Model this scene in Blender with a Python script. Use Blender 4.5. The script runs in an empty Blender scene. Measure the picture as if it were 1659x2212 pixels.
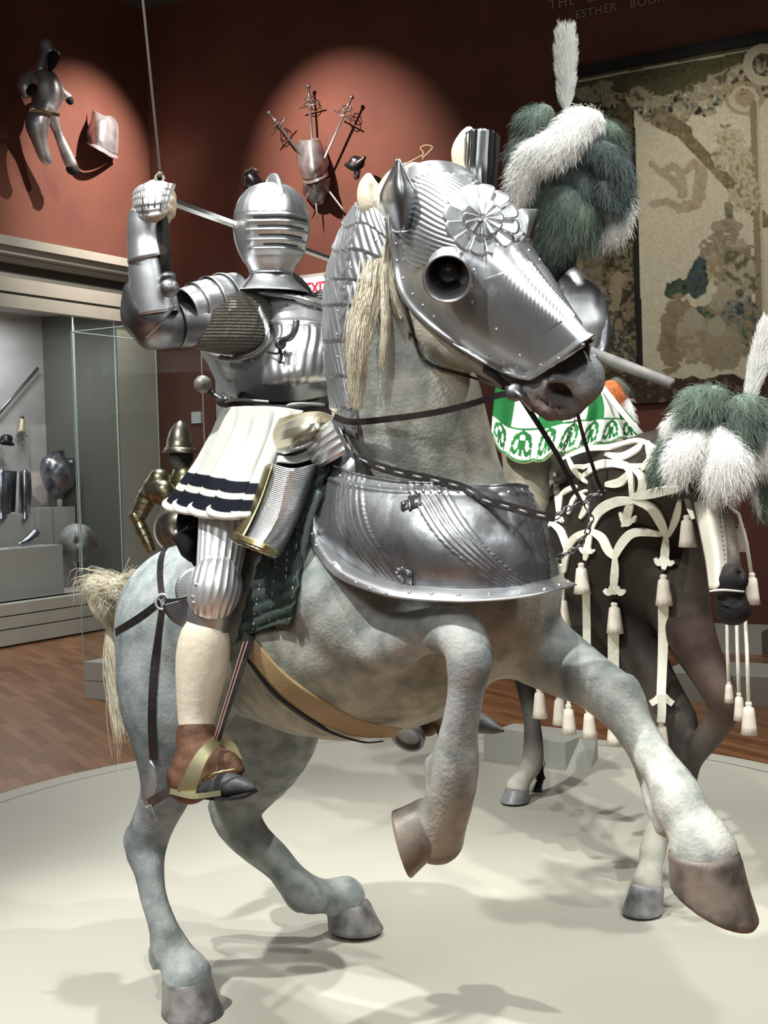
import bpy, bmesh, math, random
import numpy as np
from mathutils import Vector, Matrix
from mathutils.bvhtree import BVHTree
random.seed(7); rng = np.random.default_rng(11)
sc = bpy.context.scene
W, H, F = 1659.0, 2212.0, 2800.0
CAM = Vector((0, 0, 1.60)); PLAT = 0.15
pa, ro = math.atan(85/F), math.radians(1.72)
_r0 = Vector((1, 0, 0)); _u0 = Vector((0, math.sin(pa), math.cos(pa))); FW = Vector((0, math.cos(pa), -math.sin(pa)))
RT = _r0*math.cos(ro) - _u0*math.sin(ro); UP = _u0*math.cos(ro) + _r0*math.sin(ro)
def ray(px, py): return FW + RT*((px-W/2)/F) - UP*((py-H/2)/F)
def P(px, py, d): return CAM + ray(px, py)*d
def plane(px, py, o, n):
    r = ray(px, py); return CAM + r*((Vector(o)-CAM).dot(n)/r.dot(n))
def G(px, py, z=PLAT): return plane(px, py, (0, 0, z), Vector((0, 0, 1)))
def GD(px, py, z=PLAT): return (G(px, py, z)-CAM).dot(FW)
CORN = Vector((-2.57, 15.0, 0)); WLd = Vector((0.4978, 0.8673, 0)); WMd = Vector((0.8673, -0.4978, 0))
WLn = Vector((0.8673, -0.4978, 0)); WMn = Vector((-0.4978, -0.8673, 0))
def WLp(px, py, off=0.0): return plane(px, py, CORN+WLn*off, WLn)
def WMp(px, py, off=0.0): return plane(px, py, CORN+WMn*off, WMn)

# ---------------------------------------------------------------- camera
cd = bpy.data.cameras.new('camera'); cam = bpy.data.objects.new('camera', cd); sc.collection.objects.link(cam)
cam.matrix_world = Matrix(((RT.x, UP.x, -FW.x, 0), (RT.y, UP.y, -FW.y, 0), (RT.z, UP.z, -FW.z, CAM.z), (0, 0, 0, 1)))
cd.sensor_fit = 'HORIZONTAL'; cd.sensor_width = 36; cd.lens = 36*F/W; cd.clip_start = .05
sc.camera = cam
sc.view_settings.view_transform = 'Standard'; sc.view_settings.look = 'None'; sc.view_settings.gamma = 1
sc.view_settings.exposure = 0.0; sc.view_settings.use_curve_mapping = False

# ---------------------------------------------------------------- materials
MATS = {}
def mat(name, col, rough=.5, metal=0.0, var=None, vscale=5.0, bump=0.0, bscale=60.0, flute=None, spec=.5, attr=False, vdet=4.0, trans=0.0, emit=None, knit=False, coords='Object', rvar=.0, coat=0):
    if name in MATS: return MATS[name]
    m = bpy.data.materials.new(name); m.use_nodes = True; nt = m.node_tree; N = nt.nodes; L = nt.links
    b = N['Principled BSDF']; b.inputs['Roughness'].default_value = rough; b.inputs['Metallic'].default_value = metal
    b.inputs['Specular IOR Level'].default_value = spec
    b.inputs['Base Color'].default_value = (*col, 1)
    tc = N.new('ShaderNodeTexCoord')
    if coat: b.inputs['Coat Weight'].default_value = coat
    src = None
    if attr:
        at = N.new('ShaderNodeAttribute'); at.attribute_name = 'Col'; src = at.outputs['Color']
    if var or attr:
        nz = N.new('ShaderNodeTexNoise'); nz.inputs['Scale'].default_value = vscale; nz.inputs['Detail'].default_value = vdet
        L.new(tc.outputs[coords], nz.inputs['Vector'])
        cr = N.new('ShaderNodeValToRGB'); cr.color_ramp.elements[0].position = .38; cr.color_ramp.elements[1].position = .66
        L.new(nz.outputs['Fac'], cr.inputs['Fac'])
        mx = N.new('ShaderNodeMix'); mx.data_type = 'RGBA'; L.new(cr.outputs['Color'], mx.inputs[0])
        if attr:
            mx.blend_type = 'MULTIPLY'; L.new(src, mx.inputs[6]); mx.inputs[7].default_value = (*(var or (1, 1, 1)), 1)
        else:
            mx.inputs[6].default_value = (*col, 1); mx.inputs[7].default_value = (*var, 1)
        L.new(mx.outputs[2], b.inputs['Base Color'])
        if rvar:
            mr = N.new('ShaderNodeMapRange'); L.new(nz.outputs['Fac'], mr.inputs['Value']); mr.inputs['From Min'].default_value = .3; mr.inputs['From Max'].default_value = .7
            mr.inputs['To Min'].default_value = rough-rvar; mr.inputs['To Max'].default_value = rough+rvar; L.new(mr.outputs['Result'], b.inputs['Roughness'])
    h = None
    if bump:
        n2 = N.new('ShaderNodeTexNoise'); n2.inputs['Scale'].default_value = bscale; n2.inputs['Detail'].default_value = 5
        L.new(tc.outputs[coords], n2.inputs['Vector'])
        bp = N.new('ShaderNodeBump'); bp.inputs['Strength'].default_value = bump; bp.inputs['Distance'].default_value = .01
        L.new(n2.outputs['Fac'], bp.inputs['Height']); h = bp.outputs['Normal']
    if flute:                                           # (ridges across u, strength, axis[, sharp])
        sp = N.new('ShaderNodeSeparateXYZ'); L.new(tc.outputs['UV'], sp.inputs[0])
        mu = N.new('ShaderNodeMath'); mu.operation = 'MULTIPLY'; mu.inputs[1].default_value = flute[0]; L.new(sp.outputs[flute[2]], mu.inputs[0])
        fr = N.new('ShaderNodeMath'); fr.operation = 'PINGPONG'; fr.inputs[1].default_value = .5; L.new(mu.outputs[0], fr.inputs[0])
        pw = N.new('ShaderNodeMath'); pw.operation = 'POWER'; pw.inputs[1].default_value = 1.8 if len(flute) < 4 else flute[3]; L.new(fr.outputs[0], pw.inputs[0])
        bp2 = N.new('ShaderNodeBump'); bp2.inputs['Strength'].default_value = flute[1]; bp2.inputs['Distance'].default_value = .012
        L.new(pw.outputs[0], bp2.inputs['Height'])
        if h: L.new(h, bp2.inputs['Normal'])
        h = bp2.outputs['Normal']
    if knit:
        wv = N.new('ShaderNodeTexWave'); wv.bands_direction = 'Z'; wv.inputs['Scale'].default_value = 38; wv.inputs['Distortion'].default_value = 2.5; wv.inputs['Detail'].default_value = 2; wv.inputs['Detail Scale'].default_value = 6
        L.new(tc.outputs['Object'], wv.inputs['Vector'])
        bp3 = N.new('ShaderNodeBump'); bp3.inputs['Strength'].default_value = .9; bp3.inputs['Distance'].default_value = .01; L.new(wv.outputs['Fac'], bp3.inputs['Height']); h = bp3.outputs['Normal']
    if h: L.new(h, b.inputs['Normal'])
    if emit:
        b.inputs['Emission Color'].default_value = (*col, 1); b.inputs['Emission Strength'].default_value = emit
    MATS[name] = m; return m
STEEL = mat('steel_bright', (.80, .81, .83), .38, .9, var=(.52, .53, .56), vscale=9, rvar=.07, bump=.06, bscale=25)
STEELF = mat('steel_fluted', (.80, .81, .83), .38, .9, var=(.45, .46, .48), vscale=9, rvar=.06, flute=(26, .8, 0))
STEELV = mat('steel_fluted_v', (.80, .81, .83), .38, .9, var=(.42, .43, .46), vscale=9, rvar=.06, flute=(22, .8, 1))
DARKST = mat('steel_dark', (.34, .34, .36), .38, .9, var=(.12, .12, .13), vscale=11, rvar=.08, bump=.08, bscale=30)
AGED = mat('steel_aged', (.50, .51, .54), .40, .9, var=(.20, .20, .21), vscale=20, vdet=8, rvar=.1, bump=.10, bscale=40)
GILT = mat('gilt_steel', (.62, .52, .30), .32, 1, var=(.45, .42, .38), vscale=20, bump=.1, bscale=60)
BRASS = mat('brass', (.55, .47, .24), .35, 1, var=(.35, .3, .16), vscale=12)
COAT = mat('grey_coat', (.5, .5, .5), .62, 0, attr=True, var=(.50, .55, .57), vscale=17, vdet=9, bump=.28, bscale=110, spec=.3)
BAY = mat('brown_coat', (.5, .5, .5), .6, 0, attr=True, var=(.6, .58, .56), vscale=9, bump=.2, bscale=90, spec=.2)
HOOF = mat('hoof_horn', (.25, .20, .165), .42, 0, var=(.06, .052, .048), vscale=14, vdet=7, bump=.15, bscale=45)
HOOFG = mat('hoof_grey', (.28, .28, .29), .4, 0, var=(.1, .1, .1), vscale=14)
HOOFH = mat('hoof_horn_grey', (.27, .255, .25), .45, 0, var=(.09, .085, .085), vscale=18, vdet=8, bump=.25, bscale=45)
HAIR = mat('blond_hair', (.80, .74, .60), .45, 0, var=(.62, .55, .42), vscale=20)
LEATHER = mat('black_leather', (.014, .012, .013), .5, 0, spec=.3, var=(.028, .022, .02), vscale=20, bump=.2, bscale=80)
TAN = mat('tan_girth', (.42, .27, .16), .6, 0, var=(.34, .25, .12), vscale=8, bump=.2, bscale=80)
CREAM = mat('cream_hose', (.78, .72, .60), .65, 0, var=(.70, .62, .46), vscale=14, vdet=8, bump=.2, bscale=50)
WHITECL = mat('white_cloth', (.85, .84, .80), .8, 0, bump=.1, bscale=40)
BLACKCL = mat('black_cloth', (.012, .012, .016), .85, 0, spec=.2, bump=.2, bscale=50)
GREENCL = mat('dark_green_quilt', (.035, .06, .05), .75, 0, var=(.02, .03, .03), vscale=12, bump=.5, bscale=22)
MAIL = mat('mail', (.17, .155, .13), .5, .5, knit=True)
BOOT = mat('brown_boot', (.17, .085, .052), .65, 0, spec=.25, var=(.06, .028, .016), vscale=16, bump=1.0, bscale=22)
SHOE = mat('grey_shoe', (.10, .10, .115), .5, 0, var=(.05, .05, .055), vscale=18, bump=.2, bscale=50)
BLACK = mat('black_void', (.008, .008, .008), .8)
PLUMEW = mat('white_plume', (.93, .92, .9), .7, 0)
PLUMEG = mat('green_plume', (.16, .21, .165), .7, 0, var=(.085, .125, .11), vscale=14)
PLUMEB = mat('blue_grey_plume', (.17, .21, .215), .7, 0, var=(.09, .125, .115), vscale=14)
SKIN = mat('leather_glove', (.62, .50, .36), .6)

# ---------------------------------------------------------------- object helpers
C = sc.collection
def tagp(o, label=None, cat=None, group=None, kind=None):
    if label: o['label'] = label
    if cat: o['category'] = cat
    if group: o['group'] = group
    if kind: o['kind'] = kind
    return o
def thing(name, label, cat, loc, group=None):
    o = bpy.data.objects.new(name, None); C.objects.link(o); o.location = loc; o.empty_display_size = .1
    return tagp(o, label, cat, group)
def par(o, p):
    if p is None: return
    q = p; off = Vector(p.location)
    while q.parent: q = q.parent; off = off + Vector(q.location)
    o.parent = p; o.location = Vector(o.location) - off
def wloc(o):
    v = Vector(o.location); q = o
    while q.parent: q = q.parent; v = v + Vector(q.location)
    return v
def link(name, me, m, parent=None, smooth=True):
    for p in me.polygons: p.use_smooth = smooth
    o = bpy.data.objects.new(name, me); C.objects.link(o)
    for q in (m if isinstance(m, (list, tuple)) else [m]): me.materials.append(q)
    par(o, parent); return o
def mesh(name, vs, fs, m, parent=None, smooth=True, cols=None, uvs=None, mi=None):
    me = bpy.data.meshes.new(name); me.from_pydata([tuple(v) for v in vs], [], fs); me.update()
    if uvs is not None:
        ul = me.uv_layers.new(name='UVMap'); li = np.empty(len(me.loops), 'i'); me.loops.foreach_get('vertex_index', li)
        if len(uvs) == len(vs): ul.data.foreach_set('uv', np.asarray(uvs, 'f')[li].ravel())
        else: ul.data.foreach_set('uv', np.asarray(uvs, 'f').ravel())
    if cols is not None:
        ca = me.color_attributes.new('Col', 'FLOAT_COLOR', 'POINT'); ca.data.foreach_set('color', np.asarray(cols, 'f').ravel())
    o = link(name, me, m, parent, smooth)
    if mi is not None: me.polygons.foreach_set('material_index', mi)
    return o
class MB:
    def __init__(s): s.v = []; s.f = []; s.mi = []; s.cur = 0
    def add(s, vs, fs):
        n = len(s.v); s.v += [Vector(v) for v in vs]; s.f += [[i+n for i in f] for f in fs]; s.mi += [s.cur]*len(fs); return s
    def box(s, c, ax, ay, az):            # centre, half vectors
        c, ax, ay, az = map(Vector, (c, ax, ay, az))
        vs = [c+ax*i+ay*j+az*k for i in (-1, 1) for j in (-1, 1) for k in (-1, 1)]
        fs = [(0, 1, 3, 2), (4, 6, 7, 5), (0, 4, 5, 1), (2, 3, 7, 6), (0, 2, 6, 4), (1, 5, 7, 3)]
        if ax.cross(ay).dot(az) < 0: fs = [tuple(reversed(f)) for f in fs]
        return s.add(vs, fs)
    def sphere(s, c, r, n=8, sc_=(1, 1, 1), rot=None):
        c = Vector(c); vs = []; fs = []; m = max(4, n//2)
        for i in range(m+1):
            t = math.pi*i/m
            for j in range(n):
                a = 2*math.pi*j/n; v = Vector((math.sin(t)*math.cos(a)*sc_[0], math.sin(t)*math.sin(a)*sc_[1], math.cos(t)*sc_[2]))*r
                vs.append(c+(rot @ v if rot else v))
        for i in range(m):
            for j in range(n): fs.append((i*n+j, (i+1)*n+j, (i+1)*n+(j+1) % n, i*n+(j+1) % n))
        return s.add(vs, fs)
    def tube(s, pts, rad, n=8, twist=0, lobes=0, lamp=0, cap=True, flat=None):
        pts = [Vector(p) for p in pts]; k = len(pts); rad = rad if hasattr(rad, '__len__') else [rad]*k
        vs = []; prev = None; L = 0
        for i, p in enumerate(pts):
            t = (pts[min(i+1, k-1)]-pts[max(i-1, 0)]).normalized()
            if prev is None:
                a = Vector((0, 0, 1)) if abs(t.z) < .9 else Vector((1, 0, 0)); prev = (a-t*a.dot(t)).normalized()
            else:
                prev = (prev-t*prev.dot(t)).normalized()
            b = t.cross(prev)
            if i: L += (p-pts[i-1]).length
            for j in range(n):
                an = 2*math.pi*j/n; r = rad[i]
                if lobes: r *= 1+lamp*math.cos(lobes*(an+twist*L))
                vs.append(p+(prev*math.cos(an)+b*math.sin(an)*(flat or 1))*r)
        fs = [(i*n+j, i*n+(j+1) % n, (i+1)*n+(j+1) % n, (i+1)*n+j) for i in range(k-1) for j in range(n)]
        if cap: fs += [tuple(range(n-1, -1, -1)), tuple((k-1)*n+j for j in range(n))]
        return s.add(vs, fs)
    def build(s, name, m, parent=None, smooth=True):
        return mesh(name, s.v, s.f, m, parent, smooth, mi=s.mi if isinstance(m, (list, tuple)) else None)
def cr(pts, n=8, closed=False):
    a = np.array([tuple(p) for p in pts], float); k = len(a); out = []
    segs = k if closed else k-1
    for i in range(segs):
        if closed: p0, p1, p2, p3 = a[(i-1) % k], a[i], a[(i+1) % k], a[(i+2) % k]
        else:
            p1, p2 = a[i], a[i+1]; p0 = a[i-1] if i else 2*p1-p2; p3 = a[i+2] if i+2 < k else 2*p2-p1
        for j in range(n):
            t = j/n; out.append(.5*((2*p1)+(-p0+p2)*t+(2*p0-5*p1+4*p2-p3)*t*t+(-p0+3*p1-3*p2+p3)*t**3))
    if not closed: out.append(a[-1])
    return np.array(out)
def PP(lst, n=8, closed=False): return [P(*q[:3]) for q in cr([q[:3] for q in lst], n, closed)]
def hitd(bv, px, py):
    best = None
    for b in (bv if isinstance(bv, (list, tuple)) else [bv]):
        r = b.ray_cast(CAM, ray(px, py).normalized())
        if r[0] is not None:
            d = (r[0]-CAM).dot(FW)
            if best is None or d < best[0]: best = (d, r[0], r[1])
    return best
def bvh(o):
    dg = bpy.context.evaluated_depsgraph_get(); me = o.data; w = wloc(o)
    return BVHTree.FromPolygons([v.co+w for v in me.vertices], [p.vertices[:] for p in me.polygons])
def grid(name, R, m, parent=None, thick=.003, closed=False, cols=None, flip=False):
    """R: rows x cols of world points"""
    R = np.array([[tuple(p) for p in r] for r in R]); a, b = R.shape[:2]; vs = R.reshape(-1, 3)
    fs = []; 
    for i in range(a-1):
        for j in range(b if closed else b-1):
            q = (i*b+j, i*b+(j+1) % b, (i+1)*b+(j+1) % b, (i+1)*b+j); fs.append(q[::-1] if flip else q)
    uv = []
    bb = b if closed else b-1
    for i in range(a-1):
        for j in range(bb):
            q = [(j/bb, i/(a-1)), ((j+1)/bb, i/(a-1)), ((j+1)/bb, (i+1)/(a-1)), (j/bb, (i+1)/(a-1))]; uv += q[::-1] if flip else q
    o = mesh(name, vs, fs, m, parent, True, uvs=uv, cols=cols)
    if thick:
        md = o.modifiers.new('thickness', 'SOLIDIFY'); md.thickness = thick; md.offset = 0
    return o
def crgrid(rows, nv=6, nu=6):
    A = [cr(r, nu) for r in rows]; A = np.array(A); out = []
    for j in range(A.shape[1]): out.append(cr(A[:, j], nv))
    return np.array(out).transpose(1, 0, 2)
def patch(name, rows, m, parent=None, nv=6, nu=6, thick=.003, bv=None, off=.012, closed=False, disp=None, flip=False, smoothd=2):
    A = crgrid(rows, nv, nu)
    if bv is not None:
        D = A[..., 2].copy()
        for i in range(A.shape[0]):
            for j in range(A.shape[1]):
                h = hitd(bv, A[i, j, 0], A[i, j, 1])
                if h: D[i, j] = min(D[i, j], h[0]-off)
        for _ in range(smoothd):
            E = np.pad(D, 1, mode='edge'); S = (E[:-2, 1:-1]+E[2:, 1:-1]+E[1:-1, :-2]+E[1:-1, 2:])/4; D = np.minimum(D, S)*.5+S*.5
        A[..., 2] = D
    Q = [[P(*q) for q in r] for r in A]
    if disp:
        Q2 = [[None]*len(Q[0]) for _ in Q]; a = len(Q); b = len(Q[0])
        for i in range(a):
            for j in range(b):
                du = Q[i][min(j+1, b-1)]-Q[i][max(j-1, 0)]; dv = Q[min(i+1, a-1)][j]-Q[max(i-1, 0)][j]; n = du.cross(dv).normalized()
                if n.dot(CAM-Q[i][j]) < 0: n = -n
                Q2[i][j] = Q[i][j]+n*disp(j/(b-1), i/(a-1))
        Q = Q2
    return grid(name, Q, m, parent, thick, closed, flip=flip)
def strap(name, lst, wpx, m, parent=None, bv=None, off=.006, thick=.003, n=6, slots=None):
    """flat strap along (px,py,d) points; lies on the surface bv when it is hit"""
    q = cr([p[:3] for p in lst], n); pts = []; ns = []
    for p in q:
        d = p[2]; nn = None
        if bv is not None:
            h = hitd(bv, p[0], p[1])
            if h: d = h[0]-off; nn = h[2]
        w = P(p[0], p[1], d); pts.append(w); v = (CAM-w).normalized()
        nn = v if nn is None else (nn if nn.dot(v) > 0 else -nn)
        ns.append((nn*.6+v*.4).normalized())
    for _ in range(2):
        pts = [pts[0]]+[(pts[i-1]+pts[i]*2+pts[i+1])/4 for i in range(1, len(pts)-1)]+[pts[-1]]
    mb = MB(); vs = []; k = len(pts)
    for i, w in enumerate(pts):
        t = (pts[min(i+1, k-1)]-pts[max(i-1, 0)]).normalized(); s = t.cross(ns[i]).normalized(); nn = s.cross(t)
        hw = (wpx if not callable(wpx) else wpx(i/(k-1)))*.5*((w-CAM).dot(FW))/F
        vs += [w+s*hw+nn*thick*.5, w-s*hw+nn*thick*.5, w-s*hw-nn*thick*.5, w+s*hw-nn*thick*.5]
    fs = [(i*4+j, i*4+(j+1) % 4, i*4+4+(j+1) % 4, i*4+4+j) for i in range(k-1) for j in range(4)]+[(3, 2, 1, 0), tuple(k*4-4+j for j in range(4))]
    mb.add(vs, fs); o = mb.build(name, m, parent, smooth=False)
    return o, pts, ns
def rivets(name, pxs, r, m, parent, bv, off=0.0, n=8, each=True):
    out = []
    for p in pxs:
        h = hitd(bv, p[0], p[1])
        w = P(p[0], p[1], h[0]-off) if h else (P(*p) if len(p) > 2 else None)
        if w is None: continue
        mb = MB(); mb.sphere(w, r, n); out.append(mb.build(name, m, parent))
    return out
def along(lst, k): 
    q = cr(lst, 12); d = np.r_[0, np.cumsum(np.linalg.norm(np.diff(q[:, :2], axis=0), axis=1))]
    return [tuple(np.interp(t, d, q[:, i]) for i in range(q.shape[1])) for t in np.linspace(0, d[-1], k)]

# ---------------------------------------------------------------- distance field bodies
class Field:
    def __init__(s, lo, hi, vox):
        s.lo = np.array(lo, float); s.vox = vox; n = np.ceil((np.array(hi)-s.lo)/vox).astype(int)+1; s.n = n
        s.a = np.full(n, 1.0, np.float32); s.ax = [(s.lo[i]+np.arange(n[i])*vox).astype(np.float32) for i in range(3)]
    def sl(s, lo, hi):
        i0 = np.clip(((lo-s.lo)/s.vox).astype(int), 0, s.n-1); i1 = np.clip(np.ceil((hi-s.lo)/s.vox).astype(int)+1, 1, s.n)
        return tuple(slice(i0[i], max(i1[i], i0[i]+1)) for i in range(3))
    def comb(s, S, d, k, sub=False):
        a = s.a[S]
        if sub:
            d = -d; h = np.maximum(k-np.abs(a-d), 0)/k; s.a[S] = np.maximum(a, d)+h*h*k*.25
        else:
            h = np.maximum(k-np.abs(a-d), 0)/k; s.a[S] = np.minimum(a, d)-h*h*k*.25
    def cones(s, pts, rs, k=.04, sub=False, flat=None):
        pts = np.array([tuple(p) for p in pts]); rs = np.array(rs, float); pad = k+2*s.vox
        S = s.sl((pts-rs[:, None]).min(0)-pad, (pts+rs[:, None]).max(0)+pad)
        X, Y, Z = np.meshgrid(s.ax[0][S[0]], s.ax[1][S[1]], s.ax[2][S[2]], indexing='ij', sparse=True)
        D = None
        for i in range(len(pts)-1):
            a, b = pts[i], pts[i+1]; ab = b-a; L = float(ab@ab)+1e-9
            px, py, pz = X-a[0], Y-a[1], Z-a[2]
            t = np.clip((px*ab[0]+py*ab[1]+pz*ab[2])/L, 0, 1)
            d = np.sqrt((px-t*ab[0])**2+(py-t*ab[1])**2+(pz-t*ab[2])**2)-(rs[i]+(rs[i+1]-rs[i])*t)
            D = d if D is None else np.minimum(D, d)
        s.comb(S, D.astype(np.float32), k, sub)
    def path(s, lst, k=.04, sub=False, n=3):
        """lst of (px,py,depth,radius px)"""
        q = cr(lst, n); s.cones([P(*p[:3]) for p in q], [p[3]*p[2]/F for p in q], k, sub)
    def ell(s, c, r, k=.04, rot=None, sub=False):
        c = Vector(c); r = Vector(r); rot = rot or Matrix.Identity(3); m = max(r)+k+2*s.vox
        S = s.sl(np.array(c)-m, np.array(c)+m)
        X, Y, Z = np.meshgrid(s.ax[0][S[0]]-c.x, s.ax[1][S[1]]-c.y, s.ax[2][S[2]]-c.z, indexing='ij')
        iv = np.array(rot.transposed()); q = [iv[i, 0]*X+iv[i, 1]*Y+iv[i, 2]*Z for i in range(3)]
        k0 = np.sqrt(sum((q[i]/r[i])**2 for i in range(3)))+1e-6; k1 = np.sqrt(sum((q[i]/r[i]**2)**2 for i in range(3)))+1e-6
        s.comb(S, (k0*(k0-1)/k1).astype(np.float32), k, sub)
    def ball(s, px, py, d, r, k=.04, sub=False): s.cones([P(px, py, d), P(px, py, d+.001)], [r*d/F]*2, k, sub)
    def mesh(s, smooth=2):
        a = s.a; ins = a < 0
        c = [ins[i:a.shape[0]-1+i, j:a.shape[1]-1+j, k:a.shape[2]-1+k] for i in (0, 1) for j in (0, 1) for k in (0, 1)]
        cnt = sum(x.astype(np.int8) for x in c); idx = np.argwhere((cnt > 0) & (cnt < 8)); ids = np.full(cnt.shape, -1, np.int32); ids[tuple(idx.T)] = np.arange(len(idx))
        acc = np.zeros((len(idx), 3)); num = np.zeros(len(idx))
        cor = [(i, j, k) for i in (0, 1) for j in (0, 1) for k in (0, 1)]
        val = {q: a[tuple((idx+q).T)] for q in cor}
        for p in cor:
            for ax in range(3):
                if p[ax] == 0:
                    q = list(p); q[ax] = 1; q = tuple(q); va, vb = val[p], val[q]; mk = (va < 0) != (vb < 0)
                    t = np.where(mk, va/np.where(mk, va-vb, 1), 0); pt = np.tile(np.array(p, float), (len(idx), 1)); pt[:, ax] += t
                    acc[mk] += pt[mk]; num[mk] += 1
        V = (idx+acc/num[:, None])*s.vox+s.lo; Fs = []
        for ax in range(3):
            o1, o2 = (ax+1) % 3, (ax+2) % 3
            A = np.take(ins, range(0, a.shape[ax]-1), ax); B = np.take(ins, range(1, a.shape[ax]), ax)
            e = np.argwhere(A != B); e = e[(e[:, o1] > 0) & (e[:, o2] > 0) & (e[:, o1] < a.shape[o1]-1) & (e[:, o2] < a.shape[o2]-1)]
            fl = A[tuple(e.T)]; q = []
            for da, db in ((-1, -1), (0, -1), (0, 0), (-1, 0)):
                f = e.copy(); f[:, o1] += da; f[:, o2] += db; q.append(ids[tuple(f.T)])
            q = np.stack(q, 1); q[~fl] = q[~fl][:, ::-1]; Fs.append(q)
        Q = np.concatenate(Fs)
        for _ in range(smooth):
            for w in (.5,):
                sm = np.zeros_like(V); ct = np.zeros(len(V))
                for i in range(4):
                    for j in ((i+1) % 4, (i-1) % 4):
                        np.add.at(sm, Q[:, i], V[Q[:, j]]); np.add.at(ct, Q[:, i], 1)
                V = V*(1-w)+sm/np.maximum(ct, 1)[:, None]*w
        return V, Q
def body(name, fld, m, parent=None, colf=None, smooth=2):
    V, Q = fld.mesh(smooth); cols = None
    if colf is not None: cols = colf(V)
    return mesh(name, V, Q.tolist(), m, parent, True, cols=cols)
def bbox_field(lst, vox, pad=.05):
    w = np.array([tuple(P(*p[:3])) for p in lst]); r = max(p[3]*p[2]/F for p in lst)+pad
    return Field(w.min(0)-r, w.max(0)+r, vox)
def sculpt(name, paths, m, parent=None, vox=.008, k=.03, subs=(), colf=None, smooth=2):
    f = bbox_field([p for q in paths for p in q], vox)
    for q in paths: f.path(q, k) if len(q) > 1 else f.ball(*q[0][:3], q[0][3], k)
    for q in subs: f.path(q, .01, True)
    return body(name, f, m, parent, colf, smooth)
def strands(name, lines, w, m, parent=None):
    vs = []; fs = []
    for ln in lines:
        ln = [Vector(p) for p in ln]; k = len(ln); b = len(vs)
        t = (ln[-1]-ln[0]).normalized(); a = t.orthogonal().normalized(); c = t.cross(a)
        for i, p in enumerate(ln):
            r = w*(1-.75*i/(k-1))
            for j in range(3):
                an = 2.094*j; vs.append(p+(a*math.cos(an)+c*math.sin(an))*r)
        for i in range(k-1):
            for j in range(3): fs.append((b+i*3+j, b+i*3+(j+1) % 3, b+i*3+3+(j+1) % 3, b+i*3+3+j))
    return mesh(name, vs, fs, m, parent)
def lathe(name, o, ax, prof, m, parent=None, n=32, fwd=None, sx=1.0, thick=0, rmod=None):
    """prof: list of (radius, height) about axis ax from o"""
    o = Vector(o); ax = Vector(ax).normalized(); a = (Vector(fwd) if fwd is not None else ax.orthogonal()); a = (a-ax*a.dot(ax)).normalized(); b = ax.cross(a)
    R = []
    for i, (r, h) in enumerate(prof):
        row = []
        for j in range(n):
            an = 2*math.pi*j/n; rr = r*(rmod(an, i/(len(prof)-1)) if rmod else 1); row.append(o+ax*h+a*math.cos(an)*rr+b*math.sin(an)*rr*sx)
        R.append(row)
    return grid(name, R, m, parent, thick, True)
# ================================================================ the hall
def anchors(lst):
    A = np.array([tuple(P(*q[:3])) for q in lst]); Cc = np.array([q[3] for q in lst])
    def f(V):
        d = ((V[:, None, :]-A[None])**2).sum(2); w = 1/(d+.002)**1.6; c = (w@Cc)/w.sum(1)[:, None]
        return np.c_[c, np.ones(len(V))]
    return f
def quad(name, pts, m, kind=None, parent=None):
    o = mesh(name, pts, [tuple(range(len(pts)))], m, parent, False, uvs=[(0, 0), (1, 0), (1, 1), (0, 1)][:len(pts)] if len(pts) == 4 else None)
    if kind: o['kind'] = kind
    return o
REDW = mat('terracotta_wall', (.138, .047, .029), .85, var=(.112, .036, .025), vscale=1.5, bump=.1, bscale=120)
CEIL = mat('dark_ceiling', (.085, .09, .075), .9)
TRIM = mat('grey_trim', (.47, .47, .41), .6, var=(.43, .43, .38), vscale=3)
TRIMD = mat('dark_trim_shadow_gap', (.06, .06, .05), .8)
CASEB = mat('case_back_cloth', (.50, .48, .47), .9, var=(.45, .43, .42), vscale=4, bump=.1, bscale=200)
PLATM = mat('platform_paint', (.52, .50, .425), .55, var=(.49, .47, .40), vscale=1.3, bump=.03, bscale=30)
PED = mat('pedestal_cloth', (.46, .44, .42), .85)
glass = mat('glass', (.9, .97, .95), .0)
gb = glass.node_tree; gbs = gb.nodes['Principled BSDF']; gt = gb.nodes.new('ShaderNodeBsdfTransparent'); gg = gb.nodes.new('ShaderNodeBsdfGlossy'); gm = gb.nodes.new('ShaderNodeMixShader')
gg.inputs['Roughness'].default_value = .02; gt.inputs['Color'].default_value = (.93, .97, .96, 1); gm.inputs[0].default_value = .06
gb.links.new(gt.outputs[0], gm.inputs[1]); gb.links.new(gg.outputs[0], gm.inputs[2]); gb.links.new(gm.outputs[0], gb.nodes['Material Output'].inputs[0])
GEDGE = mat('glass_edge', (.52, .62, .58), .3, spec=.6)
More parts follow.
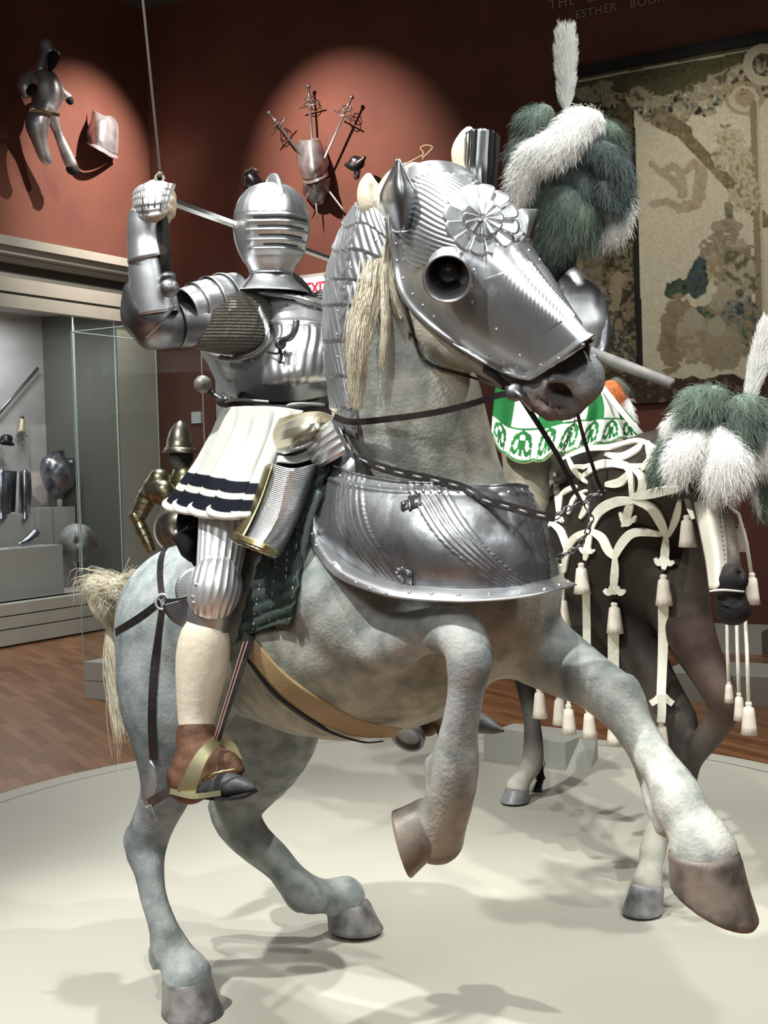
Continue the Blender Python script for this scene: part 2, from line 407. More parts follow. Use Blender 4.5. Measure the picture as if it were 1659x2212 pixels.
# parquet
fm = mat('parquet', (.3, .15, .07), .35, spec=.5); nt = fm.node_tree; N = nt.nodes; L = nt.links; b = N['Principled BSDF']
tc = N.new('ShaderNodeTexCoord'); mp = N.new('ShaderNodeMapping'); mp.inputs['Rotation'].default_value = (0, 0, math.radians(62)); L.new(tc.outputs['Object'], mp.inputs[0])
bk = N.new('ShaderNodeTexBrick'); bk.inputs['Scale'].default_value = 1.0; bk.inputs['Brick Width'].default_value = .55; bk.inputs['Row Height'].default_value = .075; bk.inputs['Mortar Size'].default_value = .0015
bk.inputs['Color1'].default_value = (.24, .10, .042, 1); bk.inputs['Color2'].default_value = (.42, .21, .10, 1); bk.inputs['Mortar'].default_value = (.07, .03, .015, 1); bk.offset = .5
L.new(mp.outputs[0], bk.inputs['Vector'])
nz = N.new('ShaderNodeTexNoise'); mp2 = N.new('ShaderNodeMapping'); mp2.inputs['Rotation'].default_value = (0, 0, math.radians(62)); mp2.inputs['Scale'].default_value = (2, 22, 1); L.new(tc.outputs['Object'], mp2.inputs[0]); L.new(mp2.outputs[0], nz.inputs['Vector']); nz.inputs['Detail'].default_value = 5
mx = N.new('ShaderNodeMix'); mx.data_type = 'RGBA'; mx.blend_type = 'MULTIPLY'; mx.inputs[0].default_value = .7; L.new(bk.outputs['Color'], mx.inputs[6])
rp = N.new('ShaderNodeValToRGB'); rp.color_ramp.elements[0].color = (.45, .4, .36, 1); rp.color_ramp.elements[1].color = (1.2, 1.15, 1.1, 1); rp.color_ramp.elements[0].position = .3; rp.color_ramp.elements[1].position = .7
L.new(nz.outputs['Fac'], rp.inputs[0]); L.new(rp.outputs[0], mx.inputs[7]); L.new(mx.outputs[2], b.inputs['Base Color'])
quad('floor', [(-12, -2, 0), (14, -2, 0), (14, 20, 0), (-12, 20, 0)], fm, 'structure')
quad('ceiling', [(-12, 20, 6.96), (14, 20, 6.96), (14, -2, 6.96), (-12, -2, 6.96)], CEIL, 'structure')
def wl(t, z, off=0): return CORN + WLd*t + WLn*off + Vector((0, 0, z))
def wm(t, z, off=0): return CORN + WMd*t + WMn*off + Vector((0, 0, z))
def tl(px, off=0.0):
    p = WLp(px, 1000, off); return (p-CORN-WLn*off).dot(WLd)
def tm(px): return (WMp(px, 1000)-CORN).dot(WMd)
tJ = tl(262)
# left wall: the red part above the show case, the show case opening below
mb = MB()
mb.box(wl(-4.5, 5.45, -.1), WLd*4.6, WLn*.1, (0, 0, 1.52))
mb.build('wall_left', REDW, smooth=False)['kind'] = 'structure'
mb = MB(); q = (tJ+.0)/2
mb.box(wl(q, 2.0, -.1), WLd*(-q), WLn*.1, (0, 0, 2.0))
o = mb.build('wall_left_pier', TRIM, smooth=False); o['kind'] = 'structure'; o.name = 'trim_1'
mb = MB(); mb.box(wm(5, 3.49, -.1), WMd*5.2, WMn*.1, (0, 0, 3.49)); mb.build('wall_back', REDW, smooth=False)['kind'] = 'structure'
# entablature of the built-in case
mb = MB()
for (z0, z1, off, mi) in ((3.93, 4.02, .26, 0), (3.86, 3.93, .20, 0), (3.80, 3.86, .10, 0), (3.70, 3.80, .03, 1), (3.52, 3.70, .05, 0), (3.49, 3.52, .02, 1), (3.36, 3.49, .06, 0)):
    mb.cur = mi; mb.box(wl(-4.4, (z0+z1)/2, off/2-.02), WLd*4.4, WLn*(off/2+.02), (0, 0, (z1-z0)/2))
mb.build('trim_2', [TRIM, TRIMD], smooth=False)['kind'] = 'structure'
mb = MB()
for (z0, z1, off, mi) in ((0, .02, .16, 1), (.02, .17, .18, 0), (.17, .182, .165, 1), (.182, .30, .18, 0), (.30, .312, .165, 1), (.312, .42, .18, 0)):
    mb.cur = mi; mb.box(wl(-4.4, (z0+z1)/2, off/2-.05), WLd*4.4, WLn*(off/2+.05), (0, 0, (z1-z0)/2))
mb.build('baseboard_left', [TRIM, TRIMD], smooth=False)['kind'] = 'structure'
# inside of the built-in case
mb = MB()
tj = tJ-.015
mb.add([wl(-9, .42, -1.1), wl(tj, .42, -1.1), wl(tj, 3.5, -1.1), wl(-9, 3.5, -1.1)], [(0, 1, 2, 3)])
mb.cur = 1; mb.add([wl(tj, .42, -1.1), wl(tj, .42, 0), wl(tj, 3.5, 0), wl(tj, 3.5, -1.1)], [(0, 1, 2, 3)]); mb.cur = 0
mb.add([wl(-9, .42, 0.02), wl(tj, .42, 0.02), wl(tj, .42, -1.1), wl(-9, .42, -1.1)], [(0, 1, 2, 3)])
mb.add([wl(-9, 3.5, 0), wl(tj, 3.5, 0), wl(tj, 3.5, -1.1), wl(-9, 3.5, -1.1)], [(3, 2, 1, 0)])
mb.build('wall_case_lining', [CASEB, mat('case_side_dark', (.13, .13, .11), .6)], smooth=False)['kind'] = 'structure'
# case front glass and its joints
t0 = tl(172); t1 = tl(286)-.0
w = mesh('window_1', [wl(-8.5, .42, -.03), wl(t0, .42, -.03), wl(t0, 3.36, -.03), wl(-8.5, 3.36, -.03)], [(0, 1, 2, 3)], glass, None, False); w['kind'] = 'structure'
mb = MB()
for t in (t0, tJ-.01): mb.box(wl(t, 1.9, -.02), WLd*.008, WLn*.008, (0, 0, 1.48))
o = mb.build('joint', GEDGE, w, smooth=False)
# platform
PC = Vector((0.02, 5.02, 0)); PR = 2.13
R = []
for (r, z) in ((0.0, .15), (1.0, .15), (PR-.145, .15), (PR-.1445, .132), (PR-.1305, .132), (PR-.130, .15), (PR-.012, .15), (PR, .138), (PR, 0)):
    R.append([(PC.x+r*math.cos(a), PC.y+r*math.sin(a), z) for a in np.linspace(0, 2*math.pi, 160, endpoint=False)])
pl = grid('platform', R, PLATM, None, 0, True, flip=True); tagp(pl, 'large round cream platform on the parquet floor, under both mounted knights', 'platform')
for p in pl.data.polygons: p.use_smooth = False
# lettering high on the back wall
LETM = mat('lettering', (.36, .30, .26), .6)
def lettering(txt, px, py, size, name='lettering'):
    cu = bpy.data.curves.new(name, 'FONT'); cu.body = txt; cu.size = size; cu.extrude = .004; cu.space_character = 1.15
    o0 = bpy.data.objects.new('tmp', cu); C.objects.link(o0); dg = bpy.context.evaluated_depsgraph_get(); me = bpy.data.meshes.new_from_object(o0.evaluated_get(dg)); bpy.data.objects.remove(o0)
    org = WMp(px, py, .02); X = WMd; Z = Vector((0, 0, 1)); vs = [org+X*v.co.x+Z*v.co.y+WMn*v.co.z for v in me.vertices]
    return mesh(name, vs, [p.vertices[:] for p in me.polygons], LETM, None, False)
t_ = thing('wall_lettering', 'upper line of pale capitals starting THE, high on the back wall', 'lettering', WMp(1186, 20)); par(lettering('THE', 1186, 21, .135, 'word'), t_); par(lettering('EARL', 1268, 6, .135, 'word'), t_)
t_ = thing('wall_lettering', 'lower line of pale capitals starting ESTHER, high on the back wall', 'lettering', WMp(1243, 41)); par(lettering('ESTHER', 1243, 41, .108, 'word'), t_); par(lettering('BOOK', 1361, 18, .108, 'word'), t_)
# doorway in the back wall with its cornice and exit sign
ta, tb = tm(478), tm(800)
mb = MB(); zt = 3.25
for (t, hw) in ((ta+.1, .1), (tb-.1, .1)): mb.box(wm(t, zt/2, .03), WMd*hw, WMn*.03, (0, 0, zt/2))
mb.box(wm((ta+tb)/2, zt+.12, .03), WMd*((tb-ta)/2), WMn*.03, (0, 0, .12))
for (z, off, e) in ((3.62, .14, .22), (3.69, .2, .28), (3.75, .24, .32)): mb.box(wm((ta+tb)/2, z-.1, off/2), WMd*((tb-ta)/2+e), WMn*(off/2), (0, 0, .05))
mb.build('door_1', TRIM, smooth=False)['kind'] = 'structure'
quad('door_2', [wm(ta+.2, 0, .012), wm(tb-.2, 0, .012), wm(tb-.2, zt, .012), wm(ta+.2, zt, .012)], mat('dark_doorway', (.05, .045, .05), .7), 'structure')
es = thing('exit_sign', 'lit white sign with red EXIT letters over the back doorway', 'sign', WMp(688, 640, .3))
ec = WMp(688, 622, .3)
mb = MB(); mb.box(ec, WMd*.17, WMn*.025, (0, 0, .115)); mb.build('panel', mat('sign_white', (.62, .75, .95), .5, emit=.9), es, False)
cu = bpy.data.curves.new('t', 'FONT'); cu.body = 'EXIT'; cu.size = .17; cu.extrude = .002; cu.offset = .004; o0 = bpy.data.objects.new('tmp', cu); C.objects.link(o0); me = bpy.data.meshes.new_from_object(o0.evaluated_get(bpy.context.evaluated_depsgraph_get())); bpy.data.objects.remove(o0)
wd = max(v.co.x for v in me.vertices); mesh('letters', [ec+WMd*(v.co.x-wd/2)*.8+Vector((0, 0, v.co.y-.06))+WMn*(.03+v.co.z) for v in me.vertices], [p.vertices[:] for p in me.polygons], mat('sign_red', (.6, .03, .05), .5, emit=.5), es, False)
mb = MB(); c = WMp(425, 902, .015); mb.box(c, WMd*.065, WMn*.015, (0, 0, .065)); tagp(mb.build('wall_plate', mat('plate_white', (.6, .6, .58), .5), smooth=False), 'small square grey plate on the red wall left of the white skirt', 'wall plate')

# ================================================================ lights
def spot(name, loc, tgt, e, size=40, blend=.6, r=.05, col=(.985, 1, .95)):
    l = bpy.data.lights.new(name, 'SPOT'); l.energy = e; l.spot_size = math.radians(size); l.spot_blend = blend; l.shadow_soft_size = r; l.color = col
    o = bpy.data.objects.new(name, l); C.objects.link(o); o.location = loc; o.rotation_euler = (Vector(tgt)-Vector(loc)).to_track_quat('-Z', 'Y').to_euler(); return o
def area(name, loc, tgt, e, sx, sy, col=(.97, 1, .97)):
    l = bpy.data.lights.new(name, 'AREA'); l.energy = e; l.shape = 'RECTANGLE'; l.size = sx; l.size_y = sy; l.color = col
    o = bpy.data.objects.new(name, l); C.objects.link(o); o.location = loc; o.rotation_euler = (Vector(tgt)-Vector(loc)).to_track_quat('-Z', 'Y').to_euler(); return o
w = bpy.data.worlds.new('hall_air'); sc.world = w; w.use_nodes = True; w.node_tree.nodes['Background'].inputs[0].default_value = (.9, .95, 1, 1); w.node_tree.nodes['Background'].inputs[1].default_value = .045
T = Vector((-.1, 3.3, 1.3))
spot('spot_horse_left', (-3.0, 1.4, 6.2), T, 1500, 40, r=.07)
spot('spot_horse_front', (-.7, .3, 6.4), T+Vector((.1, 0, -.2)), 560, 42, r=.07)
spot('spot_horse_right', (3.0, 1.8, 6.3), T+Vector((.3, 0, 0)), 520, 42, r=.07)
spot('spot_horse_top', (-.6, 5.0, 6.6), T+Vector((0, 0, .2)), 800, 44, r=.06)
spot('spot_plume', (1.4, 2.0, 6.6), P(1300, 600, 4.8), 800, 32, r=.08)
spot('spot_second_horse', (2.6, 3.0, 6.5), P(1350, 1200, 4.6), 700, 38, r=.08)
area('fill_panel', (-2.5, -1.0, 4.6), T, 60, 1.6, .5)  # unseen soft fills, added to light the horse while the walls stay dark
area('fill_panel', (2.6, -.6, 4.6), T, 45, 1.6, .5)
area('fill_panel', (0, -1.5, 3.6), T+Vector((0, 0, -.6)), 34, 2.4, .4)
a = WLp(215, 300); spot('spot_wall_left', a+WLn*2.5+WLd*.2+Vector((0, 0, 6.8-a.z)), WLp(190, 395), 1700, 48, 1, .03, (1, .83, .72))
a = WMp(640, 300); spot('spot_wall_back', a+WMn*2.5+Vector((0, 0, 6.8-a.z)), WMp(745, 395), 1450, 50, 1, .03, (1, .83, .72))
a = WMp(1500, 500); spot('spot_tapestry', a+WMn*3.4+WMd*.6+Vector((0, 0, 6.8-a.z)), WMp(1540, 560), 620, 46, 1, .05, (1, .93, .8))
for t in (-3.6, -1.7): area('case_lamp', wl(t, 3.4, -.45), wl(t, .4, -.6), 22, .5, .3, (.95, .97, 1))
area('case_lamp', Vector((-1.75, 9.9, 4.2)), Vector((-1.65, 9.9, 1)), 60, .4, .4, (.95, .97, 1))
spot('spot_case_front', wl(-2.6, 6.7, 3.6), wl(-1.6, 2.2, 0), 420, 60, .9, .06, (1, .97, .9))  # spot added to brighten the dull cornice and pier of the case
spot('spot_floor_left', (-3.0, 5.0, 6.6), (-3.2, 9.0, 0), 620, 60, r=.1)
spot('spot_floor_right', (2.0, 6.5, 6.6), (2.4, 8.5, 0), 420, 60, r=.1)
# ================================================================ first horse (dapple grey)
HH = Vector((.77, -.64, 0)); HL = Vector((.64, .77, 0))
g = .36
horse = thing('horse', 'life-size dapple grey horse figure in steel armor rearing at front of platform', 'horse', G(600, 2100))
hf = Field((-1.05, 2.2, .12), (1.05, 4.6, 2.35), .0105)
hf.path([(415, 1345, 3.78, 165), (440, 1340, 3.70, 172), (590, 1350, 3.52, 205), (740, 1345, 3.34, 252), (880, 1300, 3.20, 250), (995, 1230, 3.10, 192)], .05)
hf.path([(975, 1190, 3.12, 172), (1050, 1290, 3.06, 158)], .07)                       # brisket
hf.path([(800, 1180, 3.20, 150), (640, 1180, 3.45, 130)], .1)                           # withers
# neck
hf.path([(955, 1130, 3.13, 145), (922, 1010, 3.08, 148), (890, 880, 3.04, 146), (862, 760, 3.02, 128), (838, 640, 3.0, 108), (850, 520, 2.96, 92), (890, 430, 2.93, 78)], .06)
hf.path([(995, 960, 3.06, 46), (1022, 1040, 3.02, 48), (1050, 1130, 3.0, 55)], .06)       # throat column
hf.path([(905, 760, 2.98, 60), (960, 850, 2.98, 62), (1000, 960, 3.0, 40)], .06)
# head
hf.path([(930, 480, 2.93, 80), (985, 560, 2.86, 90), (1050, 640, 2.80, 88), (1120, 715, 2.73, 76), (1190, 780, 2.65, 64), (1232, 812, 2.60, 62)], .05)
hf.path([(950, 640, 2.93, 100), (985, 705, 2.89, 84), (1050, 765, 2.82, 48), (1120, 800, 2.74, 50)], .04)
hf.path([(1218, 850, 2.60, 50), (1255, 820, 2.57, 52)], .03)
hf.path([(1155, 845, 2.64, 26), (1205, 882, 2.60, 26), (1235, 880, 2.58, 22)], .02)
hf.path([(1140, 850, 2.68, 26), (1190, 893, 2.64, 20)], .02)
hf.path([(1130, 846, 2.625, 7), (1165, 866, 2.61, 8), (1200, 878, 2.578, 6), (1225, 880, 2.565, 5)], .008, True)   # mouth slit
hf.path([(1185, 832, 2.56, 16), (1205, 815, 2.53, 14), (1236, 822, 2.52, 14), (1248, 850, 2.53, 14)], .02)
hf.path([(1198, 826, 2.555, 13), (1213, 840, 2.555, 24), (1230, 856, 2.55, 15)], .008, True)
hf.ell(P(1288, 818, 2.50), (.014, .03, .018), .012, None, True)
# right hind leg (near)
hf.path([(400, 1400, 3.68, 150), (385, 1500, 3.62, 128), (375, 1600, 3.58, 88), (362, 1700, 3.58, 58), (334, 1770, 3.62, 47), (315, 1825, 3.64, 46), (322, 1880, 3.60, 33), (332, 1940, 3.57, 29), (352, 2000, 3.54, 31), (366, 2045, 3.55, 41), (388, 2078, 3.54, 42), (404, 2106, 3.53, 54)], .035)
hf.path([(288, 1795, 3.68, 18), (283, 1822, 3.68, 17), (300, 1880, 3.65, 14)], .02)
hf.path([(338, 2055, 3.58, 20), (335, 2085, 3.56, 12)], .02)
# left hind leg (far)
hf.path([(560, 1470, 3.92, 130), (590, 1560, 3.95, 105), (575, 1640, 4.0, 80), (530, 1710, 4.05, 60), (508, 1755, 4.08, 54), (540, 1810, 4.06, 44), (590, 1850, 4.04, 35), (625, 1895, 4.03, 36), (662, 1930, 4.02, 42), (705, 1936, 4.06, 36), (742, 1940, 4.1, 48)], .03)
hf.path([(472, 1725, 4.12, 20), (470, 1755, 4.12, 18), (520, 1825, 4.10, 20), (600, 1890, 4.08, 18), (640, 1945, 4.06, 22), (656, 1962, 4.06, 10)], .02)
# right fore leg (near, folded)
hf.path([(740, 1300, 3.05, 115), (790, 1370, 3.0, 80), (835, 1392, 2.95, 62), (915, 1364, 2.84, 50), (985, 1366, 2.74, 56), (1010, 1405, 2.70, 50), (1012, 1440, 2.70, 48), (1008, 1480, 2.71, 42), (1001, 1530, 2.72, 40), (990, 1590, 2.74, 43), (984, 1640, 2.76, 52), (978, 1690, 2.78, 53), (966, 1740, 2.81, 54), (950, 1780, 2.84, 58), (944, 1808, 2.86, 60)], .03)
hf.path([(1030, 1400, 2.68, 28), (1040, 1432, 2.68, 24)], .02)
hf.path([(932, 1640, 2.80, 14), (926, 1665, 2.80, 14), (932, 1690, 2.80, 8)], .015)
# left fore leg (far, reaching forward)
hf.path([(1090, 1350, 3.12, 95), (1160, 1400, 3.08, 82), (1225, 1440, 3.02, 70), (1278, 1472, 2.94, 60), (1330, 1512, 2.87, 58), (1362, 1560, 2.82, 46), (1392, 1608, 2.78, 43), (1424, 1655, 2.73, 43), (1450, 1695, 2.69, 50), (1468, 1735, 2.66, 58), (1488, 1775, 2.64, 56), (1508, 1808, 2.62, 63), (1521, 1838, 2.61, 73)], .03)
hf.path([(1350, 1485, 2.84, 32), (1368, 1518, 2.82, 26)], .02)
hf.path([(1352, 1580, 2.86, 20), (1385, 1660, 2.80, 16), (1410, 1730, 2.74, 22), (1438, 1785, 2.70, 26)], .02)
hf.path([(1405, 1630, 2.705, 5), (1440, 1690, 2.66, 5)], .012, True)
# shoulder, rib and neck modelling
hf.path([(720, 1260, 3.10, 60), (700, 1420, 3.06, 40)], .05)
hf.path([(650, 1280, 3.24, 7), (660, 1400, 3.20, 9), (720, 1480, 3.12, 7)], .02, True)
hf.path([(965, 880, 2.86, 5), (1000, 950, 2.86, 7), (1035, 1020, 2.86, 5)], .02, True)
hf.path([(880, 700, 2.90, 6), (920, 790, 2.87, 7), (990, 830, 2.86, 6)], .02, True)
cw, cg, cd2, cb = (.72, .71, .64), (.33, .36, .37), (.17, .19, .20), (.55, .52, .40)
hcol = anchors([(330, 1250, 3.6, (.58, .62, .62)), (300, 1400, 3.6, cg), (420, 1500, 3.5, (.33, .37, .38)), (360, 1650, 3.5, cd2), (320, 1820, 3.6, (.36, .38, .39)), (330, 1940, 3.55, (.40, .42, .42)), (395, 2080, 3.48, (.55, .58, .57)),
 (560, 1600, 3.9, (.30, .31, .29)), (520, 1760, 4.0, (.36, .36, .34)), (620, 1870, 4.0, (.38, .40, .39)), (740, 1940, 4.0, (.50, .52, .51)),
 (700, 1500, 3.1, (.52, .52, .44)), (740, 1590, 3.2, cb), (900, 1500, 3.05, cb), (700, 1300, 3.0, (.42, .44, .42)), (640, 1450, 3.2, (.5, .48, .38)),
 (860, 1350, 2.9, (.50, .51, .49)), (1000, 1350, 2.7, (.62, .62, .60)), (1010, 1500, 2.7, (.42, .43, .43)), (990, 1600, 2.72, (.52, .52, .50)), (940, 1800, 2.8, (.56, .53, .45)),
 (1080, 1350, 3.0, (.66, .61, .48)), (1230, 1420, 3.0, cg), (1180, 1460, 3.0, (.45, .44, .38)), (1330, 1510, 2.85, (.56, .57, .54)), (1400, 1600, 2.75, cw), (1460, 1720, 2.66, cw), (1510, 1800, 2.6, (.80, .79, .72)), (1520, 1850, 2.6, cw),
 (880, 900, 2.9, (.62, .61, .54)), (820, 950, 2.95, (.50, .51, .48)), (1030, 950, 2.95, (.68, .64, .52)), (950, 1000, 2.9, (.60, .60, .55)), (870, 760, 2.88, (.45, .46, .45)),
 (970, 740, 2.85, (.76, .71, .56)), (940, 690, 2.88, (.76, .71, .56)), (1010, 770, 2.8, (.76, .71, .56)), (1180, 815, 2.55, (.42, .42, .42)), (1215, 800, 2.54, (.46, .46, .46)), (1262, 835, 2.52, (.52, .53, .55)), (1290, 800, 2.55, (.55, .56, .58)), (1250, 880, 2.55, (.42, .42, .42)), (1216, 842, 2.58, (.004, .004, .004)), (1214, 840, 2.57, (.004, .004, .004)), (1178, 880, 2.60, (.34, .20, .17)), (1200, 900, 2.58, (.32, .20, .16)), (1280, 790, 2.55, (.42, .43, .44)), (1130, 830, 2.65, (.12, .12, .12))])  # cheek and muzzle coloured lighter to offset shade, nostril pit painted black
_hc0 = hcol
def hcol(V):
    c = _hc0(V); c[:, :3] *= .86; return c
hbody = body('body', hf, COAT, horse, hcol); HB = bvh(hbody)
def hoof(px, py, d, axis_top, r_top, r_bot, ln, tilt_front, m, parent, name='hoof', wedge=.15):
    """centre of coronet at (px,py,d); axis_top points from coronet to sole"""
    o = P(px, py, d); ax = Vector(axis_top).normalized(); fw = Vector(tilt_front); fw = (fw-ax*fw.dot(ax)).normalized(); sd = ax.cross(fw)
    R = []; n = 30
    prof = [(0.0, -.15), (.8, -.13), (.98, -.08), (1.0, 0), (1.03, .06), (1.06, .3), (1.13, .6), (1.2, .85), (1.23, .96), (1.18, 1.0), (.9, 1.0), (.85, .93), (0, .92)]
    for (k, h) in prof:
        row = []
        for j in range(n):
            a = 2*math.pi*j/n; c, s = math.cos(a), math.sin(a)
            sh = (h*.42 if c > 0 else h*.10)*r_top*c*(1 if c > 0 else -1)     # toe runs forward
            rr = r_top*k*(1+(.06*abs(s)))
            hh = h*ln*(1+wedge*c)
            row.append(o+ax*hh+fw*(c*rr*1.08+(h*.30*r_top))+sd*(s*rr*.95))
        R.append(row)
    return grid(name, R, m, parent, 0, True)
hoof(404, 2118, 3.53, (.05, -.02, -1), .066, .08, .080, (.5, -.86, 0), HOOFH, horse)
hoof(752, 1956, 4.10, (.10, -.06, -1), .066, .08, .074, (.8, -.55, 0), HOOFH, horse)
hoof(928, 1782, 2.85, (-.88, .05, -.34), .056, .07, .074, (-.1, -.25, -1), HOOF, horse, wedge=.1)
hoof(1522, 1850, 2.60, (.0, .10, -1), .066, .08, .092, (.85, -.55, -.1), HOOF, horse, wedge=.42)
# ears
sculpt('ear', [[(832, 470, 2.92, 32), (808, 440, 2.90, 34), (796, 408, 2.90, 24), (796, 380, 2.90, 9)]], mat('ear_cream', (.72, .64, .50), .7, bump=.2, bscale=90), horse, .006, .01, subs=[[(825, 448, 2.865, 12), (806, 405, 2.875, 9)]])
sculpt('ear', [[(1010, 370, 2.98, 28), (1000, 330, 2.98, 26), (1008, 300, 2.98, 20), (1014, 278, 2.98, 8)]], MATS['ear_cream'], horse, .006, .01)
# tail: bound-up lock and a long fall behind the rump
ls = []
for i in range(1700):
    a = rng.normal(0, 1, 3); s0 = P(285+a[0]*10, 1290+a[1]*25, 3.85+a[2]*.02)
    u = rng.random(); mid = P(235+rng.normal(0, 12), 1255+u*40+rng.normal(0, 6), 3.88+rng.normal(0, .03)); e = P(190+u*42+rng.normal(0, 7), 1262+u*70+rng.normal(0, 8), 3.9+rng.normal(0, .04)); f = P(208+u*40+rng.normal(0, 8), 1300+u*50+rng.normal(0, 9), 3.92+rng.normal(0, .03))
    ls.append(cr([s0, mid, e, f], 4))
for i in range(110):
    a = rng.normal(0, 1, 3); s0 = P(270, 1262, 3.86); ls.append(cr([s0, P(240+a[0]*15, 1246+a[1]*5, 3.88), P(200+a[0]*26, 1250+a[1]*10, 3.9), P(186+a[0]*22, 1275+abs(a[1])*20, 3.9)], 4))
core = [[(270, 1295, 3.9, 28), (240, 1285, 3.93, 38), (215, 1278, 3.94, 26), (225, 1310, 3.94, 30), (262, 1318, 3.92, 24)]]
tail = sculpt('tail', core, HAIR, horse, .009, .02)
strands('hair', ls, .0010, HAIR, tail)
ls = []
for i in range(800):
    a = rng.normal(0, 1, 4); ls.append(cr([P(268+a[0]*8, 1300+a[1]*10, 3.95), P(252+a[0]*8, 1370, 3.95), P(250+a[0]*9, 1450+a[2]*30, 3.95), P(262+a[0]*9, 1520+a[2]*40, 3.92)], 4))
strands('tail_fall', ls, .0014, HAIR, horse)
# mane hanging down the near side of the neck
ls = []
def lock(cl, n, sp, dd, thin=.3):
    """cl: centre line (px,py) ; strands spread sp px about it, each starting and ending at its own height"""
    c = np.array(cl, float)
    for i in range(n):
        a = rng.normal(0, 1); t0 = rng.random()**1.5*.42; t1 = 1-abs(rng.normal(0, .16)); ph = rng.random()*6; am = abs(rng.normal(0, 3)); pts = []
        for k in range(8):
            t = t0+(t1-t0)*k/7; u = t*(len(c)-1); j = min(int(u), len(c)-2); f = u-j; px, py = c[j]*(1-f)+c[j+1]*f
            px += a*sp*(.9-.45*t)+math.sin(t*7+ph)*am*t; pts.append(P(px, py, dd(py)+rng.normal(0, .004)-abs(a)*-.004))
        ls.append(cr(pts, 2))
dz = lambda y: float(np.interp(y, [460, 560, 640, 740, 900], [2.86, 2.86, 2.845, 2.84, 2.86]))
lock([(836, 465), (830, 540), (828, 620), (834, 700), (826, 800)], 420, 6, dz)
lock([(812, 560), (800, 640), (785, 720), (775, 800), (770, 890)], 420, 15, dz)
lock([(800, 600), (778, 680), (765, 760), (762, 860)], 260, 13, dz)
lock([(836, 500), (840, 580), (850, 640), (868, 690)], 160, 6, lambda y: dz(y)+.01)
strands('mane', ls, .0012, HAIR, horse)
# ================================================================ steel armor on the first horse
def px5(l): return [(680+x/2.552, 250+y/2.552) for x, y in l]
def px7(l): return [(650+x/2.552, 850+y/2.552) for x, y in l]
def shell(name, lst, m, parent, n=28, thick=.002, sub=6, flat=1.0, side=None):
    """sheet-metal sleeve swept along (px,py,d,rpx)"""
    q = cr(lst, sub); pts = [P(*p[:3]) for p in q]; R = []; k = len(pts)
    ax0 = (pts[-1]-pts[0]).normalized(); s = Vector(side) if side else (CAM-pts[0]).normalized()
    for i in range(k):
        t = (pts[min(i+1, k-1)]-pts[max(i-1, 0)]).normalized(); a = (s-t*s.dot(t)).normalized(); b = t.cross(a); r = q[i][3]*q[i][2]/F
        R.append([pts[i]+(a*math.cos(2*math.pi*j/n)*flat+b*math.sin(2*math.pi*j/n))*r for j in range(n)])
    return grid(name, R, m, parent, thick, True)
def lames(name, lst, cnt, m, parent, flare=1.06, n=26, over=.25, flat=1.0):
    """overlapping rings along (px,py,d,rpx)"""
    q = cr(lst, 12); out = []; k = len(q)-1
    for c in range(cnt):
        a = q[int(k*c/cnt)].copy(); b = q[min(k, int(k*(c+1+over)/cnt))].copy(); mid = (a+b)/2; mid[3] *= 1.01; a = a.copy(); a[3] *= .985; b[3] *= flare
        out.append(shell(name, [a, mid, b], m, parent, n, .002, 3, flat))
    return out
def rope(name, pts, rpx, m, parent, n=5):
    q = cr(pts, 10); w = [P(*p[:3]) for p in q]; r = rpx*q[0][2]/F; mb = MB(); mb.tube(w, r, 12, twist=.9/r, lobes=3, lamp=.22); return mb.build(name, m, parent)
def chain(name, pts, cnt, m, parent, rpx=6):
    q = along(pts, cnt+1); mb = MB()
    for i in range(cnt):
        a = P(*q[i]); b = P(*q[i+1]); c = (a+b)/2; t = (b-a).normalized(); v = (CAM-c).normalized(); s = t.cross(v).normalized()
        if i % 2: s = (s*.35+v*.9).normalized()
        L = (b-a).length*.66; w = rpx*q[i][2]/F*.75
        ring = [c+t*math.cos(x)*L+s*math.sin(x)*w for x in np.linspace(0, 2*math.pi, 13)]; mb.tube(ring, w*.33, 6, cap=False)
    return mb.build(name, m, parent)
# chanfron
CR = [[(852, 405, 2.98), (872, 372, 2.90), (915, 350, 2.86), (970, 350, 2.86), (1015, 372, 2.92), (1022, 400, 3.02)],
 [(838, 470, 2.96), (865, 430, 2.86), (930, 405, 2.80), (1000, 405, 2.78), (1070, 428, 2.84), (1085, 460, 2.97)],
 [(845, 550, 2.95), (878, 515, 2.84), (950, 495, 2.74), (1040, 480, 2.70), (1112, 478, 2.77), (1125, 515, 2.92)],
 [(866, 640, 2.93), (912, 600, 2.82), (985, 568, 2.71), (1080, 545, 2.64), (1150, 538, 2.70), (1160, 590, 2.86)],
 [(925, 705, 2.89), (962, 670, 2.78), (1040, 637, 2.67), (1125, 605, 2.59), (1190, 598, 2.64), (1195, 650, 2.78)],
 [(1015, 765, 2.81), (1045, 730, 2.71), (1110, 690, 2.61), (1175, 655, 2.54), (1228, 660, 2.58), (1228, 710, 2.70)],
 [(1090, 803, 2.73), (1115, 780, 2.65), (1165, 738, 2.56), (1222, 700, 2.49), (1258, 705, 2.52), (1256, 750, 2.62)],
 [(1138, 817, 2.66), (1168, 803, 2.59), (1215, 775, 2.50), (1262, 742, 2.44), (1280, 742, 2.48), (1278, 782, 2.57)]]
CR = [[(x, y, d-.03) for x, y, d in r] for r in CR]
